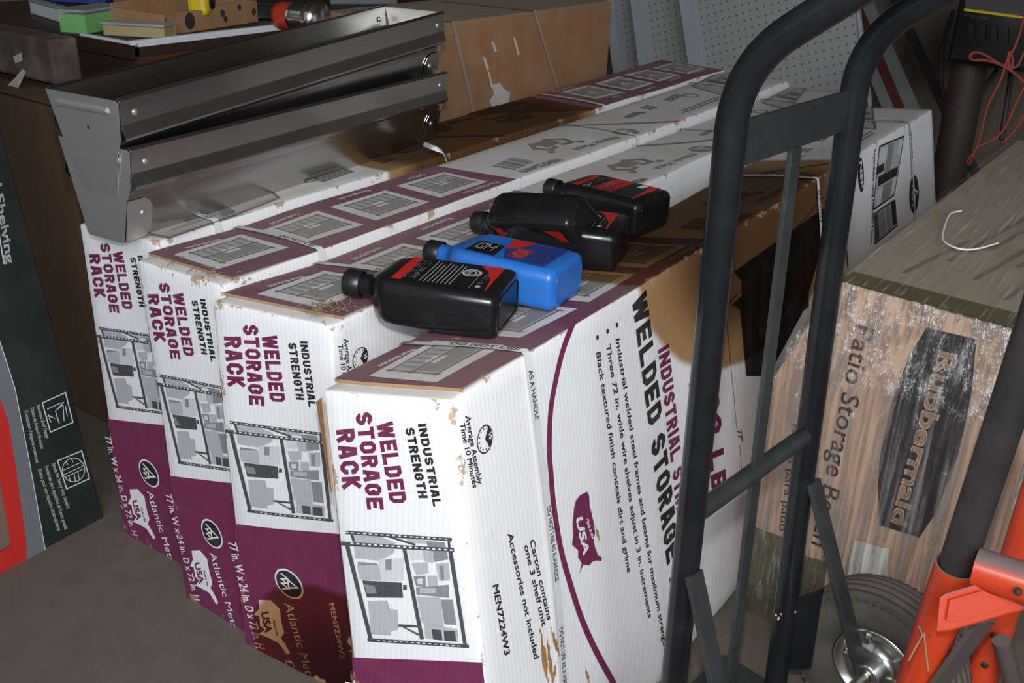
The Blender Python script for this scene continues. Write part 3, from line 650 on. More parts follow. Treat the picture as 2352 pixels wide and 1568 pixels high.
    # plastic straps
    for k, v in enumerate(strapv):
        mb = MB(); tx = MB(); hw = .0062/car.L; sl = .035 if k == 0 else .01
        path = [('L', t/6) for t in range(6, 0, -1)]+[('T', a/8) for a in range(9)]+[('R', t/20) for t in range(21)]
        vs = []
        for nm, t in path:
            if nm == 'T': vv = v; lf = lambda e: car.F('top', t, e, .0035+.003*math.sin(t*math.pi))
            elif nm == 'R':
                vv = v+sl*(math.sin(t*1.9)*.5-t*.45)*0+sl*(.3*t-.9*t*t*.35); lf = lambda e: car.P(1, e, 1-t)+car.n['right']*(.004+.004*math.sin(t*3.1))
            else: vv = v; lf = lambda e: car.P(0, e, 1-t)-car.n['right']*.004
            vs += [lf(vv-hw), lf(vv+hw)]
        m_ = len(path); mb.add(vs, [(2*i, 2*i+1, 2*i+3, 2*i+2) for i in range(m_-1)], 0, True)
        so = mb.build('strap', 'strap_plastic', root)
        if k == 0 or side:
            for f0_, f1_, t in ((.42, .97, 'DO NOT USE') if car is C4 else (.55, .95, 'DO NOT USE'),):
                a, b = f0_, f1_; q = fit_text(font_polys(t, .02), (a, v-hw*.6), (b, v-hw*.6), (a, v+hw*.7))
                tx.add([car.F('top', x, y, .0035+.003*math.sin(x*math.pi)+.0006) for x, y in q[0]], q[1])
            if side:
                for a, b, t in ((.03, .13, 'AS A HANDLE'), (.31, .475, 'DO NOT USE AS A HANDLE'), (.585, .75, 'DO NOT USE AS A HANDLE'), (.86, .99, 'DO NOT USE AS A HANDLE')):
                    f = lambda t_: v+sl*(.3*t_-.315*t_*t_)
                    q = fit_text(font_polys(t, .02), (-hw*.6, a), (-hw*.6, b), (hw*.7, a))
                    tx.add([car.P(1, x+f(y), 1-y)+car.n['right']*(.0046+.004*math.sin(y*3.1)) for x, y in q[0]], q[1])
            tx.build('strap_lettering', 'strap_ink', so, kind='stuff')
    return root
def side_print(car, inks, lite=False):
    G = inks('printed_lettering'); U = inks('printed_picture')
    f = lambda *p: fx(p, C4, 'right')
    for t, a, b, c, mt, kind in (('Average Assembly', (1066, 958), (1094, 1113), (1078, 956), 'ink_black', .014), ('Time 10 Minutes', (1053, 975), (1083, 1121), (1065, 973), 'ink_black', .014),
        ('Carton contains', (1213, 1240), (1254, 1424), (1224, 1236), 'ink_black', .014), ('one 3 shelf unit', (1200, 1252), (1242, 1439), (1211, 1248), 'ink_black', .014), ('Accessories not included', (1162, 1225), (1225, 1515), (1174, 1221), 'ink_black', .014),
        ('MEN7224W3', (1127, 1343), (1156, 1506), (1140, 1339), 'ink_black', .022), ('Industrial welded steel frames and beams for maximum strength', (1412, 780), (1521, 1489), (1422, 777), 'ink_black', .014),
        ('Three 72 in. wide wire shelves adjust in 3 in. increments', (1390, 793), (1486, 1418), (1400, 790), 'ink_black', .014), ('Black textured finish conceals dirt and grime', (1367, 811), (1440, 1314), (1377, 808), 'ink_black', .014),
        ('distributed evenly only', (1579, 878), (1617, 1172), (1590, 874), 'ink_black', .014), ('77"', (1690, 988), (1695, 1016), (1700, 986), 'ink_black', .01), ('Expandable using common frames', (2008, 345), (1998, 561), (2013, 342), 'ink_black', .014),
        ('WELDED STORAGE RACK', (1451, 690), (1556, 1470), (1484, 664), 'ink_black', 'b'), ('INDUSTRIAL STRENGTH', (1511, 803), (1568, 1295), (1535, 788), 'ink_purple', 'b'), ('3000 LB', (1600, 800), (1634, 1132), (1636, 792), 'ink_purple', 'b')):
        if lite and not t.startswith(('Average', 'Time')): continue
        G = inks('printed_line'); car.text(G[mt], 'right', block_polys(t) if kind == 'b' else font_polys(t, kind), *f(a, b, c), .0014)
    G = inks('printed_clock'); ck = C4.px('right', 1112, 1011); rr = .0150
    car.disc(G['ink_black'], 'right', ck, rr, .0012, 0, 32, rr*.90)
    def cp(a, r): return (ck[0]+r*rr*math.cos(a)/car.L, ck[1]+r*rr*math.sin(a)/car.H)
    for k in range(12):
        a = k*math.pi/6; car.line(G['ink_black'], 'right', [cp(a, .66), cp(a, .82)], .0014, .0012)
    car.put(G['ink_black'], 'right', [ck]+[cp(-.9+i*.19, .92) for i in range(11)], [tuple(range(12))], .0014)
    a_, b_, c_ = cp(-.35, .5), cp(.5, .55), cp(-.3, .85); car.text(G['ink_white'], 'right', font_polys('10', .03), a_, b_, c_, .0018)
    if lite: return
    G = inks('printed_bullets')
    for p in ((1416, 747), (1394, 762), (1371, 776)): car.disc(G['ink_black'], 'right', car.px('right', *p), .0032, .0012, 0, 10)
    G = inks('printed_stripe'); arc = [(1318, 738), (1291, 811), (1269, 908), (1262, 966), (1260, 1037), (1263, 1083), (1268, 1149), (1283, 1248), (1302, 1321), (1332, 1413), (1365, 1489), (1405, 1565), (1440, 1630)]
    sp = spline([V((*p, 0)) for p in arc], 5); car.line(G['ink_purple'], 'right', [car.px('right', p.x, p.y) for p in sp], .0105, .0010)
    G = inks('printed_map'); usa = fx(cr([(440, 235), (455, 260), (460, 330), (490, 450), (500, 520), (490, 560), (500, 620), (520, 670), (550, 690), (545, 715), (510, 710), (480, 720), (460, 745), (440, 740), (415, 740), (390, 800), (405, 730), (380, 690), (380, 640), (335, 600), (345, 540), (340, 450), (350, 350), (360, 300), (390, 260)], 1200, 1050, 3.027), car, 'right')
    car.put(G['ink_purple'], 'right', usa, [tuple(range(len(usa)))], .0012)
    for t, q, bo in (('USA', [(358, 415), (415, 675), (405, 405)], .03), ('Made in the', [(430, 425), (475, 560), (450, 420)], .02)):
        car.text(G['ink_white'], 'right', font_polys(t, bo), *fx(cr(q, 1200, 1050, 3.027), car, 'right'), .0018)
    G = inks('dimension_line'); car.line(G['ink_grey_dark'], 'right', f((1666, 719), (1690, 985)), .0016, .0012); car.line(G['ink_grey_dark'], 'right', f((1697, 1022), (1707, 1125)), .0016, .0012); car.line(G['ink_grey_dark'], 'right', f((1664, 706), (1898, 443)), .0016, .0012)
    rk = cr([(255, 730), (890, 285), (880, 400), (840, 640), (740, 1000), (500, 1460), (340, 1460), (300, 1000), (240, 960), (310, 900), (310, 800)], 1600, 380, 3.015)
    q = fx(rk, car, 'right'); car.put(U['ink_black'], 'right', q, [tuple(range(len(q)))], .0010)  # rack picture, inked black to take in stain and shade behind the hand truck
    for k in range(5):
        x = .12+k*.17; car.quad(U['ink_grey_dark'], 'right', f((1690+x*190, 640-x*140), (1706+x*190, 628-x*140), (1704+x*190, 800-x*120), (1688+x*190, 812-x*120)), .0013, 0, 2, 4)
    G = inks('printed_mark'); nsf = car.px('right', 1978, 400); sc = (car.L, car.H); n = 28
    car.put(G['ink_black'], 'right', [(nsf[0]+.020*math.cos(2*math.pi*k/n)/sc[0], nsf[1]+.034*math.sin(2*math.pi*k/n)/sc[1]) for k in range(n)], [tuple(range(n))], .0012)
    vs, fs = fit_text(font_polys('NSF', .03), (nsf[0]-.007/sc[0], nsf[1]-.026/sc[1]), (nsf[0]-.007/sc[0], nsf[1]+.026/sc[1]), (nsf[0]+.009/sc[0], nsf[1]-.026/sc[1])); car.put(G['ink_white'], 'right', vs, fs, .0018)
    for qd, tiles in (([(2020, 338), (2073, 314), (2053, 449), (2005, 481)], ((.06, .05, .36, .30, 'ink_paper_grey'), (.36, .03, .6, .5, 'ink_grey'), (.8, .03, .97, .28, 'ink_paper_grey'), (.02, .32, .3, .45, 'ink_black'), (.1, .5, .95, .66, 'ink_black'), (.08, .72, .36, .97, 'ink_paper_grey'), (.36, .7, .78, .97, 'ink_grey'), (.8, .66, .97, .95, 'ink_paper_grey'))),
                      ([(2005, 492), (2055, 460), (2061, 518), (2007, 560)], ((.03, .05, .2, .95, 'ink_grey_dark'), (.22, .08, .5, .95, 'ink_grey'), (.55, .05, .75, .95, 'ink_grey'), (.8, .03, .98, .9, 'ink_black')))):
        q4 = [V(p) for p in f(*qd)]
        def at(x, y): return (q4[0]*(1-x)+q4[1]*x)*(1-y)+(q4[3]*(1-x)+q4[2]*x)*y
        U = inks('printed_picture'); car.quad(U['ink_grey_light'], 'right', q4, .0008, 0, 3)
        for x0, y0, x1, y1, mt in tiles: car.quad(U[mt], 'right', [at(x0, y0), at(x1, y0), at(x1, y1), at(x0, y1)], .0012, 0, 1)
        for e in ((0, 1), (1, 2), (2, 3), (3, 0)): car.line(U['ink_black'], 'right', [q4[e[0]], q4[e[1]]], .0035, .0014)
    G = inks('printed_logo'); logo(car, G, 'right', car.px('right', 2098, 447), .043, .0012, False)
    G = inks('printed_stripe'); car.line(G['ink_purple'], 'right', f((1940, 533), (1945, 612)), .007, .0012)
v2 = [C2.px('top', 660, 555)[1]]+VS[1:]; v3 = [C3.px('top', 800, 618)[1], C3.px('top', 1600, 301)[1], VS[2]]
rc1 = build_carton(C1, 'welded storage rack carton farthest left, under the two steel troughs', top_near=False, strapv=[C1.px('top', 480, 510)[1], C1.px('top', 1330, 235)[1]])
rc2 = build_carton(C2, 'welded storage rack carton second from the left, purple top with four clean rack pictures', strapv=v2)
rc3 = build_carton(C3, 'welded storage rack carton third from the left, burnt brown stain on its lower end', strapv=v3, lite=True)
rc4 = build_carton(C4, 'nearest welded storage rack carton, oil bottles on top and brown oil stain on its side', side=True)
# scuffs through to rusty board on the near carton's side, and its torn lower layer
mb = MB()
for pl, wd in (([(1238, 1445), (1242, 1480), (1250, 1530), (1256, 1568)], .012), ([(1262, 1440), (1272, 1475), (1283, 1505)], .008), ([(1276, 1520), (1268, 1568)], .007), ([(1342, 1530), (1352, 1568)], .006), ([(1366, 1205), (1377, 1245)], .006), ([(1255, 1470), (1262, 1520), (1268, 1568)], .010)):
    q = fx(pl, C4, 'right'); sc = V((C4.L, C4.H)); P2 = [V((p[0]*sc.x, p[1]*sc.y)) for p in q]; P2 = [P2[0]+(P2[-1]-P2[0])*(k/10)+V((math.sin(k*2.3+wd*900)*.0012, 0)) for k in range(11)]
    vs, fs = _stroke(P2, wd)
    vs = [(V(vs[i])+(V(vs[i ^ 1])-V(vs[i]))*(.5*abs((i//2)/5-1)**2+.25*random.random())) for i in range(len(vs))]
    C4.put(mb, 'right', [(p.x/sc.x, p.y/sc.y) for p in vs], fs, .0011)
mb.build('torn_scuff', 'rust_scratch', rc4, kind='stuff')
mb = MB(); a = C4.P(0, 0, .985); b = C4.P(0, 0, .78); nrm = -C4.n['right']
mb.prism([a, a+nrm*.020+V((0, .012, -.012)), b+nrm*.006+V((0, .004, 0)), b], C4.n['front']*.003); mb.build('kraft_liner', 'kraft_raw', rc4)

# ------------------------------------------------------------------ galvanised troughs
def frame(ex, ey, ez, loc):
    m = Matrix((ex, ey, ez)).transposed().to_4x4(); m.translation = V(loc); return m
def trough(label, P0, axis, tilt, length=.806):
    ay = V(axis).normalized(); ay = (V((ay.x, ay.y, 0)).normalized()*math.cos(tilt)+V((0, 0, 1))*math.sin(tilt)); ex = ay.cross(V((0, 0, 1))).normalized(); ez = ex.cross(ay)
    root = thing('steel_trough', label, 'trough', group='galvanised steel troughs')
    root.matrix_world = frame(ex, ay, ez, P0)
    prof = [(.066, .1445), (.0705, .1455), (.0735, .142), (.0690, .108), (.0745, .090), (.0735, .087), (.0560, .077), (.0535, .069), (.0385, .004), (.036, .001)]
    pr = [(-x, z) for x, z in prof]+[(x, z) for x, z in reversed(prof)]
    n = len(pr); ys = [.001, length*.33, length*.66, length-.001]
    mb = MB(); mb.add([(x, y, z) for y in ys for x, z in pr], [(j*n+i, j*n+i+1, (j+1)*n+i+1, (j+1)*n+i) for j in range(3) for i in range(n-1)])
    mb.build('channel_body', 'galvanised', root, solid=.0014)
    for e, (y, d) in enumerate(((0, -1), (length, 1))):
        mb = MB(); pl = [(-.073, .143), (.068, .143), (.0735, .138), (.0665, .095), (.0665, .088), (.054, .066), (.0385, .004), (.034, 0), (-.034, 0), (-.0385, .004)]
        mb.prism([V((x, y, z)) for x, z in pl], (0, d*.0018, 0))
        ep = mb.build('end_plate', 'zinc_plate', root)
        mb = MB(); q = [(-.056, .128), (-.052, .132), (.052, .132), (.056, .128), (.056, .124), (.052, .120), (-.052, .120), (-.056, .124)]
        c0 = V((0, y+d*.0018, .126)); r0 = [V((x, y+d*.0018, z)) for x, z in q]; r1 = [c0+(p-c0)*.9+V((0, d*.0035, 0)) for p in r0]
        r1 = [V((p.x, p.y, c0.z+(p.z-c0.z)*.35)) for p in r1]
        mb.loft([r0, r1], smooth=False, caps=True); mb.build('embossed_groove', 'zinc_plate', ep)
        mb = MB(); mb.lathe([(0, 0), (.0028, 0), (.0028, .0004)], Matrix.Translation(V((.004, y+d*.0019, .098))) @ Matrix.Rotation(d*-math.pi/2, 4, 'X'), 12); mb.build('punched_hole', 'stain_black', ep)
        for sx in (-1, 1):
            # tab folded from the end plate along the lower side wall
            s0 = V((sx*.0395, y, .004)); s1 = V((sx*.0540, y, .066)); out = V((sx*.975, 0, -.22)); yy = V((0, -d, 0))
            edge = [s0, s0+yy*.034, s0+(s1-s0)*.12+yy*.044, s0+(s1-s0)*.72+yy*.046, s0+(s1-s0)*.9+yy*.040, s1+yy*.030, s1]
            mb = MB(); mb.prism([p+out*.0012 for p in edge], out*.0013); tb = mb.build('side_tab', 'zinc_plate' if e == 0 else 'galvanised', root)
            for pos, nn, par in ((s0+(s1-s0)*.62+yy*.028+out*.0024, out, tb), (V((sx*.0705, y-d*.026, .122))+V((sx*.0012, 0, 0)), V((sx, 0, -.14)), root), (V((sx*.0685, y-d*.026, .122)), V((-sx, 0, .14)), root)):
                mb = MB(); rot = V(nn).to_track_quat('Z', 'Y').to_matrix().to_4x4()
                mb.lathe([(.0052, 0), (.0048, .0014), (.0035, .0024), (.0015, .0029), (0.0001, .003)], Matrix.Translation(pos) @ rot, 14); mb.build('rivet', 'zinc_plate', par)
    return root
tax = V((-.083, .80, 0))
trough('lower galvanised trough, standing on the leftmost rack carton', (-1.303, .806, .594), tax, 0)
trough('upper galvanised trough, nested in the lower one and tilted up at the far end', (-1.303, .806, .6635), tax, .060)
mb = MB(); A, B = onz(690, 95, .79), onz(886, 38, .815)
tn = tax.normalized(); base = V((-1.30, .806, 0))
P0 = base+tn*.36+V((-.01, 0, .735)); P1 = base+tn*.79+V((-.045, 0, .825)); sd = V((.045, .02, .004))
mb.prism([P0, P0+sd*.7, P1+sd, P1], (0, 0, .0015)); tag(mb.build('steel_strip', 'galvanised'), 'loose flat steel strip lying aslant inside the upper trough', 'metal strip')

# ------------------------------------------------------------------ oil bottles
BS = .92
def rrect(hw, ht, r, n=5):
    out = []; r = min(r, hw*.999, ht*.999)
    for cx, cy, a0 in ((hw-r, ht-r, 0), (-hw+r, ht-r, 90), (-hw+r, -ht+r, 180), (hw-r, -ht+r, 270)):
        for k in range(n+1):
            a = math.radians(a0+90*k/n); out.append((cx+r*math.cos(a), cy+r*math.sin(a)))
    return out
def bottle(label, base, axis, wdir, plastic='black_plastic', face='back', hw=.0565, ht=.0325, blue=False):
    z = V(axis).normalized(); x = V(wdir); x = (x-z*x.dot(z)).normalized(); y = z.cross(x)
    root = thing('oil_bottle', label, 'bottle', group='fluid bottles on the near carton'); root.matrix_world = frame(x, y, z, base) @ Matrix.Scale(BS, 4)
    secs = []
    for zz_, w_, t_, r in ((.0, .040, .020, .010), (.0004, hw-.010, ht-.008, .014), (.003, hw-.003, ht-.002, .016), (.009, hw, ht, .016), (.14, hw, ht, .016), (.152, hw-.001, ht-.0005, .016), (.163, hw-.006, ht-.002, .016), (.172, hw-.015, ht-.005, .016), (.180, hw-.027, ht-.009, .016), (.186, .022, .0195, .0185), (.190, .0172, .0172, .017), (.193, .0160, .0160, .0159), (.212, .0155, .0155, .0154)):
        secs.append([V((a, b, zz_)) for a, b in rrect(w_, t_, r)])
    MB().loft(secs).build('bottle_body', plastic, root)
    mb = MB(); n = 40; vs = []
    for zz_, r in ((.2065, .0172), (.2075, .0185), (.229, .0182), (.2315, .0170), (.2318, .0001)):
        vs.append([V(((r+(.0005 if k % 2 and r > .017 else 0))*math.cos(2*math.pi*k/n), (r+(.0005 if k % 2 and r > .017 else 0))*math.sin(2*math.pi*k/n), zz_)) for k in range(n)])
    mb.loft(vs, caps=False); mb.build('cap', 'cap_plastic', root)
    # ring on the base
    mb = MB(); ring = [V((a, b, -.0004)) for a, b in rrect(hw-.013, ht-.010, .010)]; mb.tube(ring, .0008, 6, closed=True); mb.build('base_rim', plastic, root)
    mb = MB(); sm = [V((hw+.0001, 0, .010)), V((hw+.0001, 0, .148))]; mb.tube(sm, .0006, 6); mb.build('mould_seam', plastic if not blue else 'grey_case', root); mb = MB(); mb.tube([V((-p.x, 0, p.z)) for p in sm], .0006, 6); mb.build('mould_seam', plastic if not blue else 'grey_case', root)
    L = {}
    def put(mt, vs, fs, lift): L.setdefault(mt, MB()).add([V((a, -ht-lift, b)) for a, b in vs], fs)
    def poly(mt, pts, lift): put(mt, pts, [tuple(range(len(pts)))], lift)
    def txt(t, x0, zb, x1, h, mt, lift=.0012, bo=.02, sh=0): vs, fs = fit_text(font_polys(t, bo), (x0, zb), (x1, zb), (x0, zb+h), sh); put(mt, vs, fs, lift)
    def rect(mt, x0, z0, x1, z1, lift): poly(mt, [(x0, z0), (x1, z0), (x1, z1), (x0, z1)], lift)
    lw = hw-.013
    if blue:
        rect('blue_plastic', -lw-.002, .018, lw+.002, .150, .0004)
        poly('label_navy', [(-lw, .020), (lw, .020), (lw, .108), (-lw*.2, .098), (-lw, .082)], .0006)
        poly('label_red', [(lw, .108), (-lw*.1, .098), (lw*.2, .086), (lw, .070)], .0007)
        poly('label_black', [(-lw, .098), (lw*.15, .104), (lw*.2, .146), (-lw*.95, .146)], .0007)
        txt('SUPER', -lw*.65, .128, lw*.02, .011, 'label_white', bo=.05, sh=.2); txt('TECH', -lw*.65, .112, lw*.02, .013, 'label_white', bo=.05, sh=.2)
        rect('label_red', -lw*.75, .060, lw*.2, .082, .0009)
        for k in range(3): txt(('HEAVY DUTY', 'SAE 30', 'MOTOR OIL')[k], -lw*.68, .076-.007*k, lw*.12, .0045, 'label_white')
        for k in range(4): txt(('Provides engine', 'protection for', 'older vehicles', '1 QT (946 ml)')[k], -lw*.75, .050-.008*k, lw*.1, .004, 'label_white', bo=.01)
    elif face == 'front':
        rect('label_black', -lw, .018, lw, .148, .0004)
        poly('label_red', [(-lw, .135), (-lw, .148), (lw, .148), (lw, .143), (lw*.2, .136)], .0007)
        txt('Simplicity', -lw*.55, .118, lw*.85, .011, 'label_grey', bo=.03, sh=.15)
        vs = []; n = 20
        for r in (.007, .0045):
            vs += [(-lw*.78+r*math.cos(2*math.pi*k/n), .122+r*math.sin(2*math.pi*k/n)*.8) for k in range(n)]
        put('label_grey', vs, [(k, (k+1) % n, n+(k+1) % n, n+k) for k in range(n)], .0009)
        rect('label_red', -lw*.85, .070, lw*.95, .110, .0007)
        txt('TYPE "F"', -lw*.78, .1005, -lw*.1, .0068, 'label_grey'); txt('AUTOMATIC', -lw*.78, .0915, lw*.3, .0068, 'label_white', bo=.035); txt('TRANSMISSION', -lw*.78, .0825, lw*.6, .0068, 'label_grey'); txt('FLUID', -lw*.78, .0735, -lw*.2, .0068, 'label_grey')
        txt('32 FL. OZ.', -lw*.78, .058, -lw*.05, .006, 'label_grey')
        poly('label_red', [(-lw, .018), (lw, .018), (lw, .048), (lw*.4, .030), (-lw, .021)], .0007); rect('label_white', lw*.45, .040, lw*.9, .052, .0009)
    else:
        rect('label_black', -lw, .018, lw, .148, .0004)
        poly('label_red', [(-lw, .134), (lw, .134), (lw, .148), (-lw, .148)], .0007)
        txt('TYPE "F" AUTOMATIC', -lw*.9, .1265, lw*.75, .0062, 'label_white'); txt('TRANSMISSION FLUID', -lw*.9, .1175, lw*.75, .0062, 'label_white')
        for k in range(8): rect('label_grey', -lw*.9, .110-.0058*k, lw*(.85-.1*((k*7) % 3)), .1088-.0058*k, .0008)
        n = 26
        for r0, r1, mt in ((.0135, .0095, 'label_grey'), (.0075, .0052, 'label_grey')):
            vs = []
            for r in (r0, r1): vs += [(lw*.25+r*math.cos(2*math.pi*k/n), .054+r*math.sin(2*math.pi*k/n)) for k in range(n)]
            put(mt, vs, [(k, (k+1) % n, n+(k+1) % n, n+k) for k in range(n)], .0009)
        rect('label_grey', lw*.2, .054, lw*.3, .0645, .0009)
        txt('Simplicity', -lw*.55, .029, lw*.3, .0065, 'label_grey', bo=.03, sh=.1)
        vs = [(-lw*.76+.0045*math.cos(2*math.pi*k/16), .032+.0035*math.sin(2*math.pi*k/16)) for k in range(16)]; poly('label_grey', vs, .0009)
        rect('label_grey', -lw, .0415, lw*.3, .0421, .0008)
        poly('label_red', [(-lw, .018), (lw, .018), (lw, .052), (lw*.55, .036), (-lw*.2, .023), (-lw, .020)], .0007)
    mb = MB()
    for i, (k, q) in enumerate(L.items()): mb.add(q.v, q.f, i)
    mb.build('paper_label', list(L.keys()), root)
    return root
ZT = lambda x, y: .604
def topz(px):  # height of the near carton's lid under a point
    a, b = C4.px('top', *px); return C4.F('top', a, b, .001).z
def lie(label, bpx1, bpx2, tip, **kw):
    ht = kw.get('ht', .0325)*BS
    z1, z2 = topz(bpx1), topz(bpx2); p1 = onz(*bpx1, z1); p2 = onz(*bpx2, z2); mid = (p1+p2)/2; zt = (z1+z2)/2; p1.z = p2.z = mid.z = zt; cap = onz(*tip, zt+ht)
    zl = V((0, 0, 1)); wd = (p2-p1).normalized(); ax = (cap-V((mid.x, mid.y, cap.z))); ax.normalize()
    lat = V((-ax.y, ax.x, 0)); lat = lat if lat.dot(wd) > 0 else -lat
    dx = V((1, 0, 0)); slope = 0
    axs = (ax+V((0, 0, ax.x*slope))).normalized(); up = (zl-axs*zl.dot(axs)).normalized()
    return bottle(label, mid+up*(ht+.0015), axs, lat, **kw)
lie('black transmission fluid bottle lying nearest the camera, at the front of the row', (1122, 773), (1208, 736), (832, 655))
lie('bright blue motor oil bottle lying between the black ones', (1265, 716), (1340, 683), (1030, 590), plastic='blue_plastic', blue=True, hw=.052, ht=.031)
lie('black transmission fluid bottle lying flat, half hidden by the leaning bottle', (1385, 626), (1467, 586), (1120, 520))
lie('black transmission fluid bottle lying farthest back, red front label up', (1472, 551), (1525, 521), (1240, 428), face='front')
zl = topz((1352, 615)); q = onz(1352, 615, zl)
bottle('black transmission fluid bottle tipped on its edge, leaning on the blue bottle', V((q.x+.006, q.y-.012, zl+.063)), V((-.978, .04, -.17)), V((0, -.70, .714)))

# ------------------------------------------------------------------ hand truck
FLr, FRr = onz(1517, 1861, 0), onz(1774, 1618, 0)
wdv = (FRr-FLr).normalized(); bk = V((wdv.y, -wdv.x, 0)); Z = V((0, 0, 1))
tr_ = thing('hand_truck', 'black steel hand truck standing beside the near carton', 'hand truck', ((FLr+FRr)/2))
tr_inv = -((FLr+FRr)/2)
def tb(mb, name, mat, par=None, **kw):
    mb.v = [tuple(V(p)+tr_inv) for p in mb.v]; return mb.build(name, mat, par or tr_, **kw)
hb = onplane(2130, 0, FRr, wdv); hbl = onplane(1930, 0, FLr, wdv)
hz = hb.z-.0; hbx = (hb-FRr).dot(bk)
hh = 0.905
ro = lambda z, k=.027: bk*(-k*z/.942)+Z*z
KL, KR = .018, .036
top = lambda F, s: [F+Z*.012, F+ro(.944, KL if s < 0 else KR), F+bk*(.18-(KL if s < 0 else KR)*.8)+Z*1.075]
lp_, rp_ = top(FLr, -1), top(FRr, 1)
pts = lp_+list(reversed(rp_))
mb = MB(); mb.tube(fillet(pts, .062, 12), .0158, 20); tb(mb, 'tube_frame', 'black_paint')
def flat(mb, a, b, wdir, wd, th):
    a, b, wdir = V(a), V(b), V(wdir); d = (b-a).normalized(); wdir = (wdir-d*wdir.dot(d)).normalized(); nn = d.cross(wdir)
    M = Matrix((d, wdir, nn)).transposed(); return mb.box((a+b)/2, ((b-a).length, wd, th), M, 0, .0008)
o1 = bk*.0
mb = MB(); flat(mb, FLr+ro(.868, KL)+wdv*.008, FRr+ro(.868, KR)-wdv*.008, Z, .046, .006); tb(mb, 'upper_crossbar', 'black_steel_flat')
mb = MB(); a, b = FLr+ro(.452, KL)+wdv*.010, FRr+ro(.452, KR)-wdv*.010; mb.tube([a+(b-a)*(k/10)+bk*.02*math.sin(k/10*math.pi)*0 for k in range(11)], .0115, 12); tb(mb, 'lower_crossbar', 'black_steel_flat')
mid = (FLr+FRr)/2
mb = MB(); flat(mb, mid+ro(.846)+bk*.002, mid+Z*.03+bk*.002, wdv, .020, .006); tb(mb, 'centre_bar', 'black_steel_flat')
axle = FRr+bk*.115+wdv*.03; axl = FLr+bk*.115-wdv*.03; WZ = .122
for F, s in ((FLr, -1), (FRr, 1)):
    mb = MB(); flat(mb, F+ro(.385, KL if s < 0 else KR)+bk*.014+wdv*s*.004, F+bk*.118+wdv*s*.012+Z*(WZ-.008), wdv, .026, .007); tb(mb, 'axle_brace', 'black_steel_flat')
    mb = MB(); mb.prism([F+bk*.01+Z*.30+wdv*s*.004, F+bk*.06+Z*.30+wdv*s*.004, F+bk*.135+Z*.13+wdv*s*.004, F+bk*.12+Z*.09+wdv*s*.004, F+bk*.01+Z*.05+wdv*s*.004], wdv*.004)
    mb = MB(); mb.prism([F+bk*.008+Z*.20, F+bk*.040+Z*.235, F+bk*.045+Z*.10, F+bk*.008+Z*.07], wdv*.005); tb(mb, 'axle_bracket', 'black_paint')
mb = MB(); mb.tube([FLr+bk*.115+Z*WZ-wdv*.10, FRr+bk*.115+Z*WZ+wdv*.10], .0085, 14); tb(mb, 'axle', 'zinc_hub')
mb = MB(); flat(mb, FLr-bk*.055+Z*.006-wdv*.03, FRr-bk*.055+Z*.006+wdv*.03, bk, .10, .006); tb(mb, 'toe_plate', 'black_steel_flat')
def wheel(ctr, s):
    rot = Matrix((bk, wdv.cross(bk), wdv)).transposed().to_4x4(); M = Matrix.Translation(ctr) @ rot
    prof = [(.058, -.020), (.062, -.026), (.075, -.0345), (.092, -.0375), (.104, -.0355), (.1125, -.031)]
    tread = []
    for k in range(5):
        z0 = -.029+k*.0120; r = .1205-(abs(k-2)**2)*.0008; tread += [(r-.0035, z0-.0022), (r, z0-.0012), (r, z0+.0078), (r-.0035, z0+.0088)]
    full = prof+tread+[(r, -z) for r, z in reversed(prof)]
    mb = MB(); mb.lathe(full, M, 72); wo = tb(mb, 'tyre', 'tyre_rubber')
    mb = MB()
    for sd in (-1, 1):
        for k in range(60):
            a = 2*math.pi*k/60
            for (r, z, dz) in ((.1130, .031, .0),):
                d = V((math.cos(a), math.sin(a), 0)); p = d*.1055+V((0, 0, sd*.0338)); t = V((-math.sin(a), math.cos(a), 0))
                mm = Matrix((d, t, V((0, 0, 1)))).transposed()
                mm = Matrix.Rotation(sd*-.5, 3, t) @ mm
                mb.add([M @ (p+mm @ V(c)) for c in ((-.007, -.0024, -.001), (.007, -.0024, -.001), (.007, .0024, -.001), (-.007, .0024, -.001), (-.006, -.0018, .0016), (.006, -.0018, .0016), (.006, .0018, .0016), (-.006, .0018, .0016))], [(4, 5, 6, 7), (0, 1, 5, 4), (1, 2, 6, 5), (2, 3, 7, 6), (3, 0, 4, 7)])
    for row in range(4):
        for k in range(64):
            a = 2*math.pi*(k+.5*(row % 2))/64; z = -.0228+row*.0120+.0018; d = V((math.cos(a), math.sin(a), 0)); t = V((-math.sin(a), math.cos(a), 0)); p = d*(.1166-abs(row-1.5)*.0008)+V((0, 0, z))
            mm = Matrix((d, t, V((0, 0, 1)))).transposed(); mb.box(M @ p, (.003, .0045, .006), (M.to_3x3() @ mm))
    t2o = tb(mb, 'tread_blocks', 'tyre_rubber'); t2o['kind'] = 'stuff'
    mb = MB(); sgn = -1
    mb.lathe([(.0600, sgn*.022), (.0585, sgn*.026), (.055, sgn*.024), (.050, sgn*.017), (.040, sgn*.015), (.028, sgn*.0165), (.022, sgn*.024), (.0185, sgn*.044), (.0150, sgn*.0465), (.0090, sgn*.0465)], M, 40)
    mb.lathe([(.0600, .022), (.0585, .026), (.055, .024), (.050, .017), (.028, .0165), (.0185, .044), (.009, .0465)], M, 40); ho = tb(mb, 'wheel_hub', 'zinc_hub')
    for k in range(5):
        a = 2*math.pi*k/5+.5; mb = MB(); mb.lathe([(.0001, -.0225), (.0055, -.0220), (.0062, -.0195), (.0062, -.016)], M @ Matrix.Translation(V((.040*math.cos(a), .040*math.sin(a), 0))), 6, smooth=False); bo = tb(mb, 'hub_bolt', 'zinc_hub', ho)
wheel(FRr+bk*.115+wdv*.062+Z*WZ, 1)
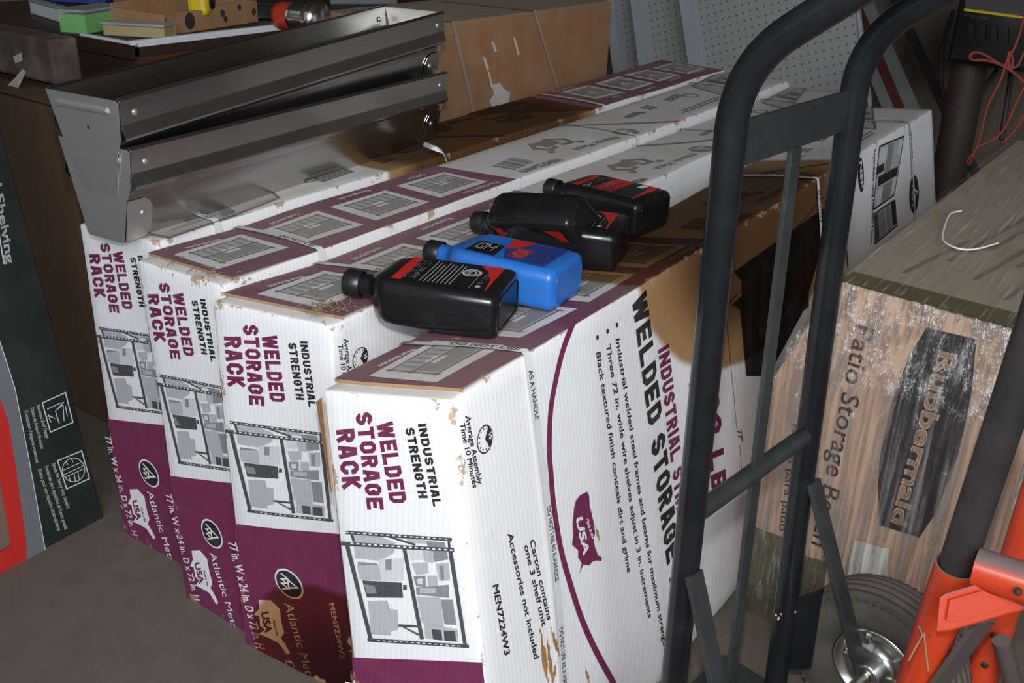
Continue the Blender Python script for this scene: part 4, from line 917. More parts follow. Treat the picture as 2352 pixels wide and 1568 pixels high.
wheel(FLr+bk*.115-wdv*.062+Z*WZ, -1)

# ------------------------------------------------------------------ flat print on any plane
class Flat:
    def __init__(s, O, ex, ey):
        s.O = V(O); s.ex = V(ex).normalized(); ey = V(ey); s.ey = (ey-s.ex*ey.dot(s.ex)).normalized(); s.n = s.ex.cross(s.ey)
        if s.n.dot(CAMLOC-s.O) < 0: s.n = -s.n
        s.L = {}
    def px(s, x, y): q = onplane(x, y, s.O, s.n)-s.O; return (q.dot(s.ex), q.dot(s.ey))
    def pt(s, a, b, lift=0): return s.O+s.ex*a+s.ey*b+s.n*lift
    def poly(s, mt, pxs, lift=.001): s.raw(mt, [s.px(*p) for p in pxs], [tuple(range(len(pxs)))], lift)
    def raw(s, mt, vs, fs, lift=.001): s.L.setdefault(mt, MB()).add([s.pt(a, b, lift) for a, b in vs], fs)
    def line(s, mt, pxs, wd, lift=.001, closed=False):
        vs, fs = _stroke([s.px(*p) for p in pxs], wd, closed); s.raw(mt, vs, fs, lift)
    def text(s, mt, t, a, b, c, bold=.01, lift=.0015, shear=0):
        vs, fs = fit_text(font_polys(t, bold), s.px(*a), s.px(*b), s.px(*c), shear); s.raw(mt, vs, fs, lift)
    def done(s, name, parent):
        mb = MB()
        for i, q in enumerate(s.L.values()): mb.add(q.v, q.f, i)
        o = mb.build(name, list(s.L.keys()), parent); s.L = {}; return o
def hexa(mb, c, mi=0):
    """c: 4 bottom corners then 4 top corners"""
    return mb.add(c, [(0, 3, 2, 1), (4, 5, 6, 7), (0, 1, 5, 4), (1, 2, 6, 5), (2, 3, 7, 6), (3, 0, 4, 7)], mi)

# ------------------------------------------------------------------ wrapped storage box
BL = onz(1712, 1395, 0); fn = V((.1, 1, 0)).normalized(); fe = V((fn.y, -fn.x, 0))
TL = onplane(1925, 645, BL, fn); ML = onplane(1768, 880, BL, fn); BR = BL+fe*.342; TR = BL+fe*.345+Z*.598
bdir = (onz(2352, 312, .6)-onz(1925, 645, .6)).normalized()
sb = thing('storage_box', 'brown cardboard storage box wrapped in clear stretch film, right of the hand truck', 'cardboard box')
sec = [BL, BR, TR, TL, ML]
mb = MB(); LB = 1.15
fr = [p for p in sec]; bkk = [p+bdir*LB for p in sec]
mb.add(fr+bkk, [(0, 1, 2, 3, 4)], 0); mb.add(fr+bkk, [(9, 8, 7, 6, 5), (0, 5, 6, 1), (4, 9, 5, 0), (3, 8, 9, 4), (1, 6, 7, 2)], 0); mb.add(fr+bkk, [(2, 7, 8, 3)], 1)
mb.build('box_body', ['storage_kraft', 'storage_top'], sb, bevel=.006)
F = Flat(BL, fe, Z)
lab = cr([(1035, 365), (1310, 430), (1300, 560), (1285, 720), (1250, 900), (1205, 1080), (1150, 1240), (1080, 1400), (995, 1528), (775, 1460), (765, 1250), (775, 1100), (815, 900), (850, 760), (900, 620), (965, 480)], 1700, 600, 2.4126)
F.poly('storage_black', lab, .0012)
F.text('storage_kraft', 'Rubbermaid', *cr([(1110, 490), (838, 1440), (1205, 515)], 1700, 600, 2.4126), .035, .002)
F.text('faded_ink', 'Patio Storage Bench', *cr([(645, 345), (398, 1560), (748, 378)], 1700, 600, 2.4126), .006, .0012)
F.text('faded_ink', 'Banco para patio', *cr([(290, 900), (218, 1490), (332, 905)], 1700, 600, 2.4126), .004, .0012)
F.poly('storage_olive', [(1712, 1395), (1722, 1205), (1815, 1238), (1798, 1445)], .0011); F.poly('storage_olive', [(1815, 1265), (1900, 1290), (1880, 1480), (1798, 1445)], .0009)
F.poly('paper_scrap', [(1966, 1236), (1990, 1240), (2010, 1248), (2046, 1256), (2040, 1330), (1948, 1330), (1952, 1300)], .0065)
F.done('printed_front', sb)
F2 = Flat(BR, bdir, Z); F2.raw('storage_olive', [(.012, .06), (.62, .06), (.62, .46), (.012, .46)], [(0, 1, 2, 3)], .001); F2.raw('paper_scrap', [(.02, .34), (.13, .34), (.13, .44), (.02, .44)], [(0, 1, 2, 3)], .002)
for k in range(3): F2.raw('faded_ink', [(.02, .365+.025*k), (.13, .365+.025*k), (.13, .368+.025*k), (.02, .368+.025*k)], [(0, 1, 2, 3)], .003)
F2.done('printed_side', sb)
Ft = Flat(TL, fe, bdir)
def tz(a, b): return a, b
W_ = (TR-TL).length
Ft.raw('storage_olive', [(0, .0), (W_, .0), (W_, .06), (0, .05)], [(0, 1, 2, 3)], .001)
for k in range(9):
    a0 = .05+.028*k; b0 = .10+.05*((k*7) % 5); Ft.raw('storage_lines', [(a0, b0), (a0+.006, b0), (a0+.022, b0+.22+.04*((k*3) % 4)), (a0+.016, b0+.22+.04*((k*3) % 4))], [(0, 1, 2, 3)], .0008)
Ft.done('printed_top', sb)
# film: front sheet, top sheet and chamfer, wrinkled
def sheet(mb, fn_, n, m, amp, nrm, sx, sy):
    vs = []
    for j in range(m+1):
        for i in range(n+1):
            p = fn_(i/n, j/m); q = V((i/n*sx, j/m*sy, 3.3)); d = noise.noise(q)+.6*noise.noise(q*2.7)+.3*noise.noise(q*6.1)
            vs.append(p+nrm*(.004+amp*(d+.5)))
    mb.add(vs, [(j*(n+1)+i, j*(n+1)+i+1, (j+1)*(n+1)+i+1, (j+1)*(n+1)+i) for j in range(m) for i in range(n)], 0, True)
def fpt(s_, t_):
    z = t_*.604; le = BL.lerp(ML, z/ML.z) if z < ML.z else ML.lerp(TL, min(1, (z-ML.z)/(TL.z-ML.z)))
    le = le-fe*(.004+.005*abs(noise.noise(V((0, t_*14, 0))))); re = BR.lerp(TR, t_)+fe*.004; p = le.lerp(re, s_)-fn*.020*min(1, (1-t_)/.22)*min(1, t_/.3); return V((p.x, p.y, z))
mb = MB(); sheet(mb, fpt, 60, 70, .0035, -fn, 24, 4); mb.build('stretch_film', 'stretch_film', sb); mb = MB()
sheet(mb, lambda s_, t_: TL.lerp(TR, s_)-fn*.004+bdir*(LB*t_), 50, 30, .0025, Z, 30, 3)
sheet(mb, lambda s_, t_: ML.lerp(TL, s_)-fe*.004+bdir*(LB*t_), 10, 24, .003, (-fe+Z*.5).normalized(), 8, 6)
mb.build('stretch_film', 'stretch_film_top', sb)
st = spline([onz(x, y, .609) for x, y in ((2208, 484), (2182, 492), (2168, 525), (2166, 550), (2185, 565), (2215, 573), (2250, 570), (2292, 558))], 8)
mb = MB(); mb.tube(st, .0016, 8); tag(mb.build('string', 'white_string'), 'short curl of white cord lying on the wrapped storage box', 'string')

# ------------------------------------------------------------------ black shelving box at the left edge
sbx = thing('shelving_box', 'black, grey and red shelving box leaning at the left edge', 'box')
a = V((-1.497, .838, 0)); tpf = ony(0, 280, .838); up = (tpf-a).normalized(); en = V((.035, -1, 0)).normalized(); thk = V((-up.z, 0, up.x)); thk = (thk-en*thk.dot(en)).normalized()
if thk.x > 0: thk = -thk
HB, DB, TB = 1.0, .52, .17
pb = [a, a+en*DB, a+en*DB+thk*TB, a+thk*TB]; drop = 0
mb = MB(); hexa(mb, pb+[p+up*HB for p in pb]); mb.v = [(x, y, z+TB*abs(thk.z)*0) for x, y, z in mb.v]; mb.build('box_body', 'shelf_box_black', sbx, bevel=.004)
F = Flat(a, en, up)
if F.n.x < 0: F.n = -F.n
F.poly('shelf_box_grey', [(-30, 720), (2, 800), (32, 890), (62, 1040), (82, 1150), (103, 1268), (62, 1292), (60, 1245), (40, 1100), (20, 970), (-4, 905), (-30, 850)], .0008)
F.poly('print_white', [(-30, 705), (2, 790), (34, 889), (64, 1039), (84, 1149), (105, 1267), (103, 1268), (82, 1150), (62, 1040), (32, 890), (2, 798), (-30, 720)], .0012)
F.poly('shelf_box_red', [(-60, 800), (-30, 850), (-4, 905), (20, 970), (40, 1100), (60, 1245), (62, 1292), (42, 1304), (24, 1250), (2, 1120), (-20, 1000), (-60, 900)], .0008)
F.poly('shelf_box_brown', [(-60, 920), (-20, 1000), (2, 1120), (24, 1250), (-60, 1300)], .0007); F.poly('shelf_box_red', [(-60, 1302), (24, 1252), (42, 1304), (-60, 1365)], .0007)
F.text('print_white', 'Steel Shelving', (-30, 335), (15, 606), (-12, 331), .02, .0014)
F.line('print_white', [(-14, 470), (8, 606)], .002, .0014)
for t, p, q, r in (('Recessed Shelf Design', (83, 930), (105, 1007), (91, 928)), ('Diseno de Anaquel Ahuecado', (69, 936), (93, 1031), (77, 934)), ("Conception d'etageres encastrees", (55, 943), (82, 1063), (63, 941)),
    ('Rivets for heavy duty capacity', (118, 1064), (154, 1169), (126, 1061)), ('Remaches para capacidad de fuerza pesada', (102, 1071), (148, 1216), (110, 1068)), ('Rivets pour une capacite ultraresistante', (86, 1078), (132, 1219), (94, 1075))): F.text('print_white', t, p, q, r, .02, .0014)
for q in ([(335, 435), (520, 352), (580, 590), (400, 668)], [(457, 897), (650, 818), (712, 1040), (530, 1122)]): F.line('print_white', cr(q, 0, 800, 3.484), .0022, .0014, True)
for pl in ([(375, 485), (470, 440), (505, 430), (440, 500), (470, 600)], [(440, 500), (500, 450), (510, 580)], [(375, 540), (440, 560), (380, 530)], [(520, 460), (535, 545)], [(390, 560), (405, 590)]): F.line('print_white', cr(pl, 0, 800, 3.484), .0016, .0014)
cc = [(585+90*math.cos(k*math.pi/12)*1.0, 970+95*math.sin(k*math.pi/12)) for k in range(24)]; F.line('print_white', cr(cc, 0, 800, 3.484), .0014, .0014, True)
for pl in ([(500, 975), (655, 905)], [(505, 1010), (670, 935)], [(515, 1030), (680, 955)], [(540, 930), (520, 900)], [(580, 910), (570, 880)], [(560, 1055), (545, 1020)], [(600, 1060), (590, 1000)], [(630, 1045), (620, 985)]): F.line('print_white', cr(pl, 0, 800, 3.484), .0014, .0014)
F.done('printed_face', sbx)

# ------------------------------------------------------------------ cartons at the left and back
def carton(name, label, x0, x1, y0, y1, z0, z1, mat, rot=0, topmat=None):
    o = thing(name, label, 'carton', ((x0+x1)/2, (y0+y1)/2, z0)); o.rotation_euler.z = rot
    mb = MB(); mb.box((0, 0, (z1-z0)/2), (x1-x0, y1-y0, z1-z0)); 
    if topmat: mb.mi = [1 if f == 5 or False else 0 for f in range(len(mb.f))]
    mb.build('carton_body', [mat]+([topmat] if topmat else []), o, bevel=.006); return o
bc = carton('tall_carton', 'large tan carton with plastic straps standing behind the rack cartons', -1.92, -1.565, 1.86, 2.69, 0, .785, 'tan_carton', 0, 'tan_carton_dusty')
bc_in = V((1.7425, -2.275, 0))
for (x, y), (x2, y2) in (((1228, 15), (1282, 205)), ((1040, 90), (1088, 255))):
    p, q = onx(x, y, -1.562), onx(x2, y2, -1.562); p.z = .788; q = p+(q-p)*1.6
    mb = MB(); wv_ = V((0, .006, 0)); mb.add([p-wv_+bc_in, p+wv_+bc_in, q+wv_+bc_in, q-wv_+bc_in, p-wv_+V((-.3, -.02, .001))+bc_in, p+wv_+V((-.3, -.02, .001))+bc_in], [(0, 1, 2, 3), (4, 5, 1, 0)]); mb.build('strap', 'old_tape', bc)
q = [onx(x, y, -1.563)+bc_in for x, y in ((1128, 195), (1148, 190), (1158, 205), (1172, 212), (1168, 236), (1130, 246), (1124, 232), (1135, 215))]
MB().add(q, [tuple(range(8))]).build('torn_patch', 'torn_white', bc)
for pts in ([(1108, 130), (1116, 132), (1124, 160), (1118, 162)], [(1120, 165), (1125, 165), (1133, 200), (1128, 203)], [(1128, 95), (1134, 95), (1142, 118), (1136, 120)], [(1178, 85), (1183, 85), (1194, 125), (1189, 127)]):
    MB().add([onx(x, y, -1.5632)+bc_in for x, y in pts], [(0, 1, 2, 3)]).build('scratch', 'torn_white', bc)
# open brown carton left of the row, with a lifted flap
oc = carton('open_carton', 'brown carton with lifted flap between the black box and the desk', -2.35, -1.79, 1.05, 1.14, 0, .68, 'brown_carton')
oi = V((2.07, -1.095, 0))
MB().prism([p+oi for p in (V((-2.3, 1.045, .690)), V((-1.80, 1.045, .684)), V((-1.83, 1.14, .700)), V((-2.3, 1.14, .712)))], (0, 0, .004)).build('lid_flap', 'brown_carton', oc)
MB().box((0.2802, -.02, .34), (.002, .012, .66)).build('tape_line', 'old_tape', oc)
Fo = Flat((-1.79, 1.05, 0), (0, 1, 0), Z); Fo.n = V((1, 0, 0))
dc = carton('weathered_carton', 'dark weathered carton with peeling white patches, on top of the open carton', -2.4, -1.83, 1.07, 1.13, .716, .80, 'dark_carton')
di = -V(((-2.4-1.83)/2, (1.07+1.13)/2, .716))
for q in ([(18, 195), (35, 178), (52, 158), (60, 165), (48, 190), (40, 205), (15, 212)], [(0, 205), (20, 198), (40, 212), (25, 235), (0, 245)], [(30, 130), (50, 120), (52, 140), (35, 145)]):
    MB().add([ony(x, y, 1.0685)+di for x, y in q], [tuple(range(len(q)))]).build('peeled_patch', 'torn_white', dc)

# ------------------------------------------------------------------ desk and what lies on it
DZ = .75; dk = thing('desk', 'dark red-brown wooden desk with white top edge at the back left', 'desk', (-2.5, 2.0, 0)); dki = V((2.5, -2.0, 0))
cA = onz(305, 108, DZ)
MB().box(V((cA.x-.46, cA.y+.62, DZ-.012))+dki, (.92, 1.24, .024), None, 0, .003).build('desk_top', 'desk_dark', dk)
MB().box(V((cA.x-.008, cA.y+.62, DZ+.004))+dki, (.016, 1.24, .016), None, 0, .003).build('edge_rim', 'desk_white', dk)
MB().box(V((cA.x-.10, cA.y+.010, DZ+.003))+dki, (.20, .012, .010), None, 0, .002).build('edge_rim', 'desk_white', dk)
MB().box(V((cA.x-.010, cA.y+.62, DZ-.045))+dki, (.018, 1.22, .085)).build('front_panel', 'desk_wood', dk)
MB().box(V((cA.x-.02, cA.y+.62, DZ-.35))+dki, (.018, 1.20, .62)).build('drawer_front', 'desk_wood', dk)
MB().box(V((cA.x-.46, cA.y+.012, DZ-.36))+dki, (.90, .018, .66)).build('side_panel', 'desk_dark', dk)
MB().box(V((cA.x-.46, cA.y+.006, DZ-.012))+dki, (.92, .016, .030)).build('edge_strip', 'desk_dark', dk)
def on(x, y, z=DZ): return onz(x, y, z+.001)
def case(label, px1, px2, depthv, h, insert, name='plastic_case'):
    """clear lidded plastic case, front bottom edge px1 -> px2"""
    p, q = on(*px1), on(*px2); e = (q-p); dv = V((-e.y, e.x, 0)).normalized()*depthv
    o = thing(name, label, 'case', p); i = -p
    mb = MB(); hexa(mb, [p+i, q+i, q+dv+i, p+dv+i]+[k+Z*h+i for k in (p, q, q+dv, p+dv)]); mb.build('case_shell', 'clear_case', o, bevel=.002)
    cdir = (e.normalized()*.003+dv.normalized()*.003)
    mb = MB(); w2 = e-e.normalized()*.006; hexa(mb, [k+i+Z*.002 for k in (p+cdir, p+cdir+w2, p+cdir+w2+dv*.93, p+cdir+dv*.93)]+[k+i+Z*(h*.86) for k in (p+cdir, p+cdir+w2, p+cdir+w2+dv*.93, p+cdir+dv*.93)]); mb.build('contents', insert, o)
    mb = MB(); hexa(mb, [k+i+Z*(h-.001) for k in (p-cdir*.6, q-cdir*.2, q+dv+cdir*.3, p+dv)]+[k+i+Z*(h+.004) for k in (p-cdir*.6, q-cdir*.2, q+dv+cdir*.3, p+dv)]); mb.build('lid', 'clear_plastic', o, bevel=.001)
    return o
case('clear case with bright green contents on the desk', (200, 80), (292, 62), .07, .048, 'green_sheet')
case('low clear case with yellow front edge at the desk corner', (237, 82), (380, 90), .055, .026, 'yellow_sheet')
o = case('clear case holding a white card at the back of the desk', (70, 32), (152, 58), .02, .034, 'desk_white')
# tray cut from an old carton, spotted with oil
p0, p1 = on(385, 82), on(590, 50); e = p1-p0; dv = V((-e.y, e.x, 0)).normalized()*.16
tr2 = thing('carton_tray', 'oil-spotted brown cardboard tray on the desk', 'tray', p0); i = -p0
MB().prism([p0+i, p1+i, p1+Z*.052+i, p0+e*.8+Z*.058+i, p0+e*.45+Z*.045+i, p0+e*.1+Z*.048+i, p0+Z*.04+i], dv.normalized()*.005).build('tray_wall', 'tan_carton', tr2)
MB().prism([p0+i, p0+dv+i, p0+dv+Z*.05+i, p0+Z*.045+i], e.normalized()*.005).build('tray_wall', 'tan_carton', tr2)
MB().prism([p1+i, p1+dv+i, p1+dv+Z*.05+i, p1+Z*.05+i], e.normalized()*.005).build('tray_wall', 'tan_carton', tr2)
MB().prism([p0+dv+i, p1+dv+i, p1+dv+Z*.07+i, p0+dv+Z*.06+i], dv.normalized()*.005).build('tray_wall', 'tan_carton', tr2)
nn = -dv.normalized()*.0008
for f, h, r in ((.24, .025, .017), (.60, .032, .008), (.63, .018, .007), (.80, .040, .007), (.97, .025, .008)):
    c0 = p0+e*f+Z*h+nn+i; MB().add([c0+e.normalized()*r*math.cos(k*math.pi/8)+Z*r*math.sin(k*math.pi/8)*1.1 for k in range(16)], [tuple(range(16))]).build('oil_spot', 'stain_black', tr2)
# things in and behind the tray
def cyl(name, label, cat, a, b, prof, mat, extra=()):
    o = thing(name, label, cat, a); d = (b-a); M = d.to_track_quat('Z', 'Y').to_matrix().to_4x4(); L_ = d.length
    MB().lathe([(r, z*L_) for r, z in prof], M, 28).build('body', mat, o)
    for nm, pr, mt in extra: MB().lathe([(r, z*L_) for r, z in pr], M, 28).build(nm, mt, o)
    return o
a_, b_ = atd(640, 22, 2.42), atd(735, 30, 2.36); a_.z = DZ+.034; b_.z = DZ+.034
cyl('work_lamp', 'silver ribbed lamp with red plastic base lying on the desk', 'lamp', a_, b_, [(.0001, 0), (.030, 0), (.033, .12), (.033, .38)], 'red_plastic', (('ribbed_shade', [(.033, .38), (.030, .42), (.035, .5), (.032, .53), (.036, .6), (.033, .63), (.037, .7), (.034, .73), (.038, .8), (.040, 1), (.0001, 1)], 'chrome'),))
p = atd(464, 10, 2.40); o = thing('tape_measure', 'yellow and black tape measure in the cardboard tray', 'tape measure', (p.x, p.y, DZ+.03))
MB().box((0, 0, .03), (.05, .07, .06), Matrix.Rotation(.5, 3, 'Z'), 0, .014).build('case_body', 'yellow_plastic', o)
MB().lathe([(.0001, .028), (.014, .028), (.016, .024)], Matrix.Rotation(.5, 4, 'Z') @ Matrix.Translation((0, -.0, .03)) @ Matrix.Rotation(math.pi/2, 4, 'Y'), 20).build('side_disc', 'black_plastic', o)
for lbl, px, sz, mt, rz in (('blue carton at the back of the desk', (190, 6), (.16, .05, .05), 'label_navy', .5), ('dark tool case behind the cardboard tray', (340, 14), (.16, .08, .05), 'grey_case', .45), ('black tool holder on the desk beside the tray', (640, 42), (.14, .06, .035), 'black_plastic', .9), ('grey equipment case at the far end of the desk', (830, 6), (.20, .12, .03), 'grey_case', .9)):
    p = on(*px); o = thing('tool_case' if 'carton' not in lbl else 'small_carton', lbl, 'case' if 'carton' not in lbl else 'carton', p); o.rotation_euler.z = rz
    MB().box((0, 0, sz[2]/2), sz, None, 0, .004).build('case_body', mt, o); MB().box((0, -sz[1]/2-.001, sz[2]*.6), (sz[0]*.3, .004, sz[2]*.25), None, 0, .001).build('latch', 'print_white' if mt == 'label_navy' else 'chrome', o)

# ------------------------------------------------------------------ perforated panels leaning at the back
def panel(label, px, yy, w_, rz, ang=20):
    p = ony(*px, yy); p = V((p.x+p.z*math.tan(math.radians(ang)), yy-.05, .003))
    o = thing('perforated_panel', label, 'metal panel', p, 'grey perforated shelving panels')
    o.rotation_euler = (Matrix.Rotation(rz, 3, 'Z') @ Matrix.Rotation(math.radians(-5), 3, 'X') @ Matrix.Rotation(math.radians(-ang), 3, 'Y')).to_euler()
    MB().box((w_/2, 0, .62), (w_, .004, 1.24)).build('perforated_sheet', 'perforated_sheet', o)
    for nm, c, s_ in (('side_rim', (.02, -.012, .62), (.042, .022, 1.24)), ('side_rim', (w_-.004, -.006, .62), (.008, .016, 1.24)), ('top_rim', (w_/2, -.012, 1.23), (w_-.08, .022, .03))): MB().box(c, s_).build(nm, 'panel_rim', o)
    return o
panel('leftmost grey perforated panel, mostly hidden behind the tan carton', (1395, 60), 3.42, .5, -.08, 17)
panel('middle grey perforated panel leaning at the back', (1452, 60), 3.30, .5, -.10, 18)
panel('front grey perforated panel, the widest in view at the back', (1560, 60), 3.18, .60, -.12, 20)
def bar(name, label, cat, a, b, r, mat, y1=3.15, y2=3.4, flatw=None):
    p, q = ony(*a, y2), ony(*b, y1); d = (q-p); q = p+d*((p.z-.005)/max(.05, p.z-q.z)); p = p-d*.5
    mb = MB()
    if flatw: flat(mb, p, q, (1, 0, 0), flatw, .006)
    else: mb.tube([p, q], r, 10)
    return tag(mb.build(name, mat), label, cat)
bar('steel_rod', 'dark red steel bar leaning behind the far rack carton', 'bar', (1965, 5), (2062, 238), .011, 'red_rod', flatw=.026)
bar('angle_bar', 'grey angle iron leaning left of the dark red bar', 'bar', (1950, 20), (2040, 240), .012, 'grey_rod', flatw=.042)
bar('angle_bar', 'grey angle iron leaning right of the dark red bar', 'bar', (1985, 0), (2088, 238), .012, 'grey_rod', 3.17, 3.42, flatw=.045)
bar('dark_bar', 'thin black bar leaning against the perforated panel', 'bar', (1925, 30), (2005, 238), .012, 'dark_tube', 3.12, 3.3, flatw=.03)
bar('dark_bar', 'long black bar slanting across the wooden wall', 'bar', (2085, 60), (2200, 310), .013, 'dark_tube', 3.25, 3.5, flatw=.028)
# ------------------------------------------------------------------ wheeled charger, cords
pst = ony(2212, 300, 2.98); ch = thing('battery_charger', 'black upright battery charger with yellow stripe on a pipe stand at the back right', 'battery charger', (pst.x, pst.y, 0))
mb = MB(); tp = ony(2228, 140, 2.98)-V((pst.x, pst.y, 0)); mb.tube([(0, 0, .01), (tp.x, tp.y, tp.z+.02)], .046, 20); mb.build('pipe_stand', 'rust_pipe', ch)
MB().lathe([(.0001, .02), (.13, .02), (.13, .004), (.12, 0)], Matrix.Identity(4), 28).build('foot_plate', 'dark_tube', ch)
fc = ony(2200, 128, 2.90)
Fc = Flat(fc, V((.98, -.18, 0)), Z); ci = V((-pst.x, -pst.y, 0))
ex_, nb = Fc.ex, -Fc.n
b0 = fc-Z*.02-ex_*.03; mb = MB(); hexa(mb, [k+ci for k in (b0, b0+ex_*.36, b0+ex_*.36+nb*.2, b0+nb*.2)]+[k+Z*.34+ci for k in (b0, b0+ex_*.36, b0+ex_*.36+nb*.2, b0+nb*.2)]); mb.build('charger_body', 'black_plastic', ch, bevel=.012)
Fc.O = fc
Fc.poly('charger_face', [(2218, 20), (2352, 42), (2400, 46), (2400, -60), (2222, -60)], .003); Fc.poly('yellow_plastic', [(2216, 19), (2352, 37), (2352, 43), (2216, 25)], .004)
Fc.text('grey_rod', 'BATTERY CHARGER', (2216, 37), (2272, 46), (2217, 31), .01, .004)
for k in range(5): Fc.poly('label_black', [(2225+k*26, 52+k*3), (2240+k*26, 54+k*3), (2238+k*26, 88+k*3), (2224+k*26, 86+k*3)], .0035)
fo_ = Fc.done('front_print', None); fo_.parent = ch; fo_.location = ci
mb = MB(); q0, q1 = atd(2222, 80, 2.78), atd(2240, 112, 2.78); mb.tube([q0, q1], .0085, 12); o = mb.build('clamp_handle', 'yellow_plastic', ch); o.location = ci
mb = MB(); mb.tube(spline([atd(x, y, d) for x, y, d in ((2190, 25, 2.9), (2175, 70, 2.9), (2162, 130, 2.9), (2162, 190, 2.9), (2178, 240, 2.88), (2205, 252, 2.85), (2235, 230, 2.84), (2268, 190, 2.84), (2290, 160, 2.84))], 6), .007, 8); o = mb.build('power_cord', 'dark_tube', ch); o.location = ci
mb = MB(); mb.tube(spline([atd(x, y, 2.8) for x, y in ((2318, 0), (2322, 60), (2325, 130), (2318, 200), (2300, 320))], 6), .007, 8); o = mb.build('power_cord', 'dark_tube', ch); o.location = ci
rp = thing('extension_cord', 'bright orange knotted cord hanging at the back right', 'cord')
for pts in ([(2352, 40), (2338, 90), (2322, 125), (2310, 145), (2300, 180), (2270, 240), (2252, 310), (2240, 345), (2228, 360), (2222, 372), (2228, 376), (2236, 355)], [(2318, 118), (2314, 140), (2318, 160), (2326, 150), (2322, 120), (2316, 130), (2322, 165)], [(2316, 158), (2295, 146), (2262, 126), (2240, 120), (2228, 128), (2234, 138), (2262, 138), (2290, 146), (2318, 160), (2352, 185)], [(2352, 120), (2338, 150), (2322, 160), (2340, 178), (2360, 200)], [(2352, 200), (2330, 245), (2310, 290), (2285, 318), (2250, 335), (2236, 350)], [(2360, 250), (2330, 300), (2300, 330)]):
    mb = MB(); mb.tube(spline([atd(x, y, 2.45+.0004*(y-150)) for x, y in pts], 7), .0032, 8); mb.build('cord_loop', 'orange_rope', rp)

# ------------------------------------------------------------------ orange stand, bottom right
def dusty(name, col, dcol):
    m, nt, bs = newmat(name); g = nd(nt, 'ShaderNodeNewGeometry'); sp = nd(nt, 'ShaderNodeSeparateXYZ'); nt.links.new(g.outputs['Normal'], sp.inputs[0])
    n = noisef(nt, 25, 5); f = math_(nt, 'MULTIPLY', ramp(nt, math_(nt, 'ADD', sp.outputs[2], math_(nt, 'MULTIPLY', math_(nt, 'SUBTRACT', n, .5), .25)), .56, .82), .95)
    c = mixc(nt, n, tuple(x*.85 for x in col), tuple(min(1, x*1.12) for x in col)); c = mixc(nt, ramp(nt, noisef(nt, 70, 4), .68, .74), c, (.10, .06, .05))
    nt.links.new(mixc(nt, f, c, dcol), bs.inputs['Base Color']); nt.links.new(math_(nt, 'ADD', math_(nt, 'MULTIPLY', f, .4), .35), bs.inputs['Roughness'])
dusty('orange_dusty', (.56, .050, .014), (.16, .125, .118)); dusty('steel_dusty', (.09, .075, .07), (.15, .12, .115))
og = thing('orange_jack_stand', 'orange steel stand with black post inserted, at the bottom right corner', 'jack stand')
s1 = atd(2197, 1298, 1.13); s0 = onz(2020, 1830, .0); dS = (s0-s1)
mb = MB(); mb.tube([s1, s0], .0235, 24, caps=False); mb.tube([s1, s0], .0208, 24, caps=False); mb.add(*(lambda r: ([*r[0], *r[1]], [(k, (k+1) % 24, 24+(k+1) % 24, 24+k) for k in range(24)]))([[s1+(dS.orthogonal().normalized()*math.cos(2*math.pi*k/24)+dS.normalized().cross(dS.orthogonal().normalized())*math.sin(2*math.pi*k/24))*r_ for k in range(24)] for r_ in (.0235, .0208)])); mb.build('socket_tube', 'orange_dusty', og)
pt = s1-dS.normalized()*.52; mb = MB(); mb.tube([s1+dS.normalized()*.12, pt], .0192, 20); mb.build('inserted_post', 'dark_tube', og)
c0 = atd(2240, 1302, 1.10); c1 = atd(2460, 1372, 1.05); mb = MB(); mb.tube([c0, c1], .0225, 22); ctb = mb.build('cross_tube', 'orange_dusty', og)
hp = atd(2338, 1358, 1.05); nh = (CAMLOC-hp).normalized(); mb = MB(); mb.lathe([(.0001, 0), (.0042, 0), (.0045, -.002)], Matrix.Translation(atd(2338, 1358, 1.052)) @ nh.to_track_quat('Z', 'Y').to_matrix().to_4x4(), 14); mb.build('pin_hole', 'stain_black', ctb)
gp = [atd(x, y, 1.085) for x, y in ((2158, 1372), (2172, 1362), (2252, 1338), (2268, 1342), (2330, 1378), (2356, 1392), (2352, 1402), (2318, 1410), (2185, 1448), (2150, 1452))]
mb = MB(); vd = ray(2250, 1390).normalized(); mb.prism(gp, vd*.012); g_ = mb.build('gusset_plate', 'orange_dusty', og, bevel=.002)
mb = MB(); mb.prism([atd(x, y, 1.083) for x, y in ((2182, 1378), (2258, 1356), (2316, 1384), (2310, 1396), (2190, 1428), (2174, 1424))], -vd*.003); mb.build('gusset_rib', 'orange_dusty', g_)
l0, l1 = atd(2408, 1060, 1.22), onz(2188, 1760, 0); mb = MB(); mb.tube([l0, l1], .021, 22); lg = mb.build('rear_leg', 'orange_dusty', og)
for x, y in ((2272, 1444), (2242, 1529)):
    d = (l1-l0).normalized(); pp_ = l0+d*((ray(x, y)*1.3+CAMLOC-l0).dot(d)); rr_ = CAMLOC-pp_; rr_ = (rr_-d*rr_.dot(d)).normalized(); off = d.cross(rr_)*0
    MB().lathe([(.0001, 0), (.0046, 0), (.005, -.002)], Matrix.Translation(pp_+rr_*.0215) @ rr_.to_track_quat('Z', 'Y').to_matrix().to_4x4(), 14).build('pin_hole', 'stain_black', lg)
mb = MB(); e0, e1 = atd(2262, 1425, 1.14), atd(2105, 1640, 1.22); flat(mb, e0, e1, R3 @ V((.8, .6, 0)), .036, .006); mb.build('flat_brace', 'steel_dusty', og)
mb = MB(); mb.tube([atd(2300, 1470, 1.26), atd(2345, 1640, 1.30)], .0115, 14); mb.build('round_brace', 'steel_dusty', og)
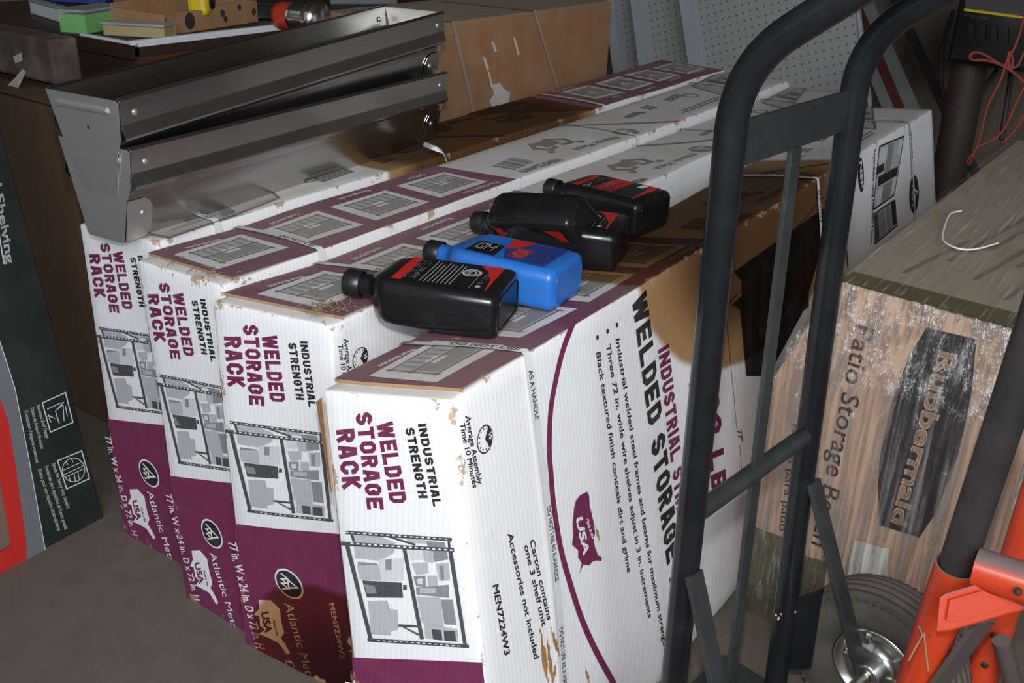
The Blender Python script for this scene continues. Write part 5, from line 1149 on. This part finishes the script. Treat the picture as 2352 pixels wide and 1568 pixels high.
for a_, b_, c_ in (((2110, 1437), (2119, 1458), (2087, 1516)), ((2122, 1453), (2126, 1490), (2132, 1540))):
    mb = MB(); mb.tube([atd(*p, 1.125) for p in (a_, b_, c_)], .0011, 6); tag(mb.build('straw_stalk', 'straw'), 'left dry straw stalk, bent, stuck to the orange tube' if a_[0] < 2115 else 'right dry straw stalk, straight, stuck to the orange tube', 'straw', 'straws on the orange stand')

# ------------------------------------------------------------------ debris
def bits(name, label, car, face, ctr, n, spread, ln, mat):
    mb = MB()
    for k in range(n):
        a = random.random()*6.28; c0 = (ctr[0]+random.gauss(0, spread[0]), ctr[1]+random.gauss(0, spread[1])); p = car.F(face, *c0, .002+random.random()*.006)
        d = V((math.cos(a), math.sin(a), random.uniform(-.3, .3)))*ln*random.uniform(.4, 1); mb.tube([p-d*.5, p+V((0, 0, random.random()*.003)), p+d*.5], .0005, 4)
    o = tag(mb.build(name, mat), label, 'debris'); o['kind'] = 'stuff'; return o
bits('dry_grass_clump', 'clump of dry grass at the front edge of the third carton top', C3, 'top', C3.px('top', 750, 722), 70, (.07, .006), .018, 'straw')
bits('straw_litter', 'fine straw litter along the lid edge of the second carton', C2, 'top', C2.px('top', 470, 640), 40, (.16, .006), .014, 'straw')
bits('dirt_litter', 'dry litter on the nearest carton beside the black bottle', C4, 'top', C4.px('top', 1060, 760), 30, (.18, .008), .014, 'straw')
mb = MB()
for x, y in ((1782, 1412), (1794, 1410), (1788, 1420), (1826, 1405)):
    p = atd(x, y, 1.40); mb.lathe([(.0001, -.003), (.0016, -.0015), (.0018, 0), (.0013, .002), (.0001, .003)], Matrix.Translation(p) @ Matrix.Rotation(x*.3, 4, 'X'), 8)

o = tag(mb.build('seed_hulls', 'hull_bits', kind='stuff'), 'few pale seed hulls caught in the cobweb by the right rail', 'debris')

pth = spline([onz(x, y, z) for x, y, z in ((972, 330, .612), (992, 338, .622), (1008, 345, .618), (1020, 354, .612), (1026, 372, .606))], 6)
vs = []
for i, p in enumerate(pth):
    a = i/len(pth)*2.6; d = V((math.cos(a)*.3, math.sin(a)*.3+.5, math.cos(a))).normalized()*.005; vs += [p-d, p+d]
mb = MB(); mb.add(vs, [(2*i, 2*i+1, 2*i+3, 2*i+2) for i in range(len(pth)-1)], 0, True); tag(mb.build('strap_end', 'strap_plastic', solid=.0008), 'twisted white strap end beside the far end of the lower trough', 'strap')
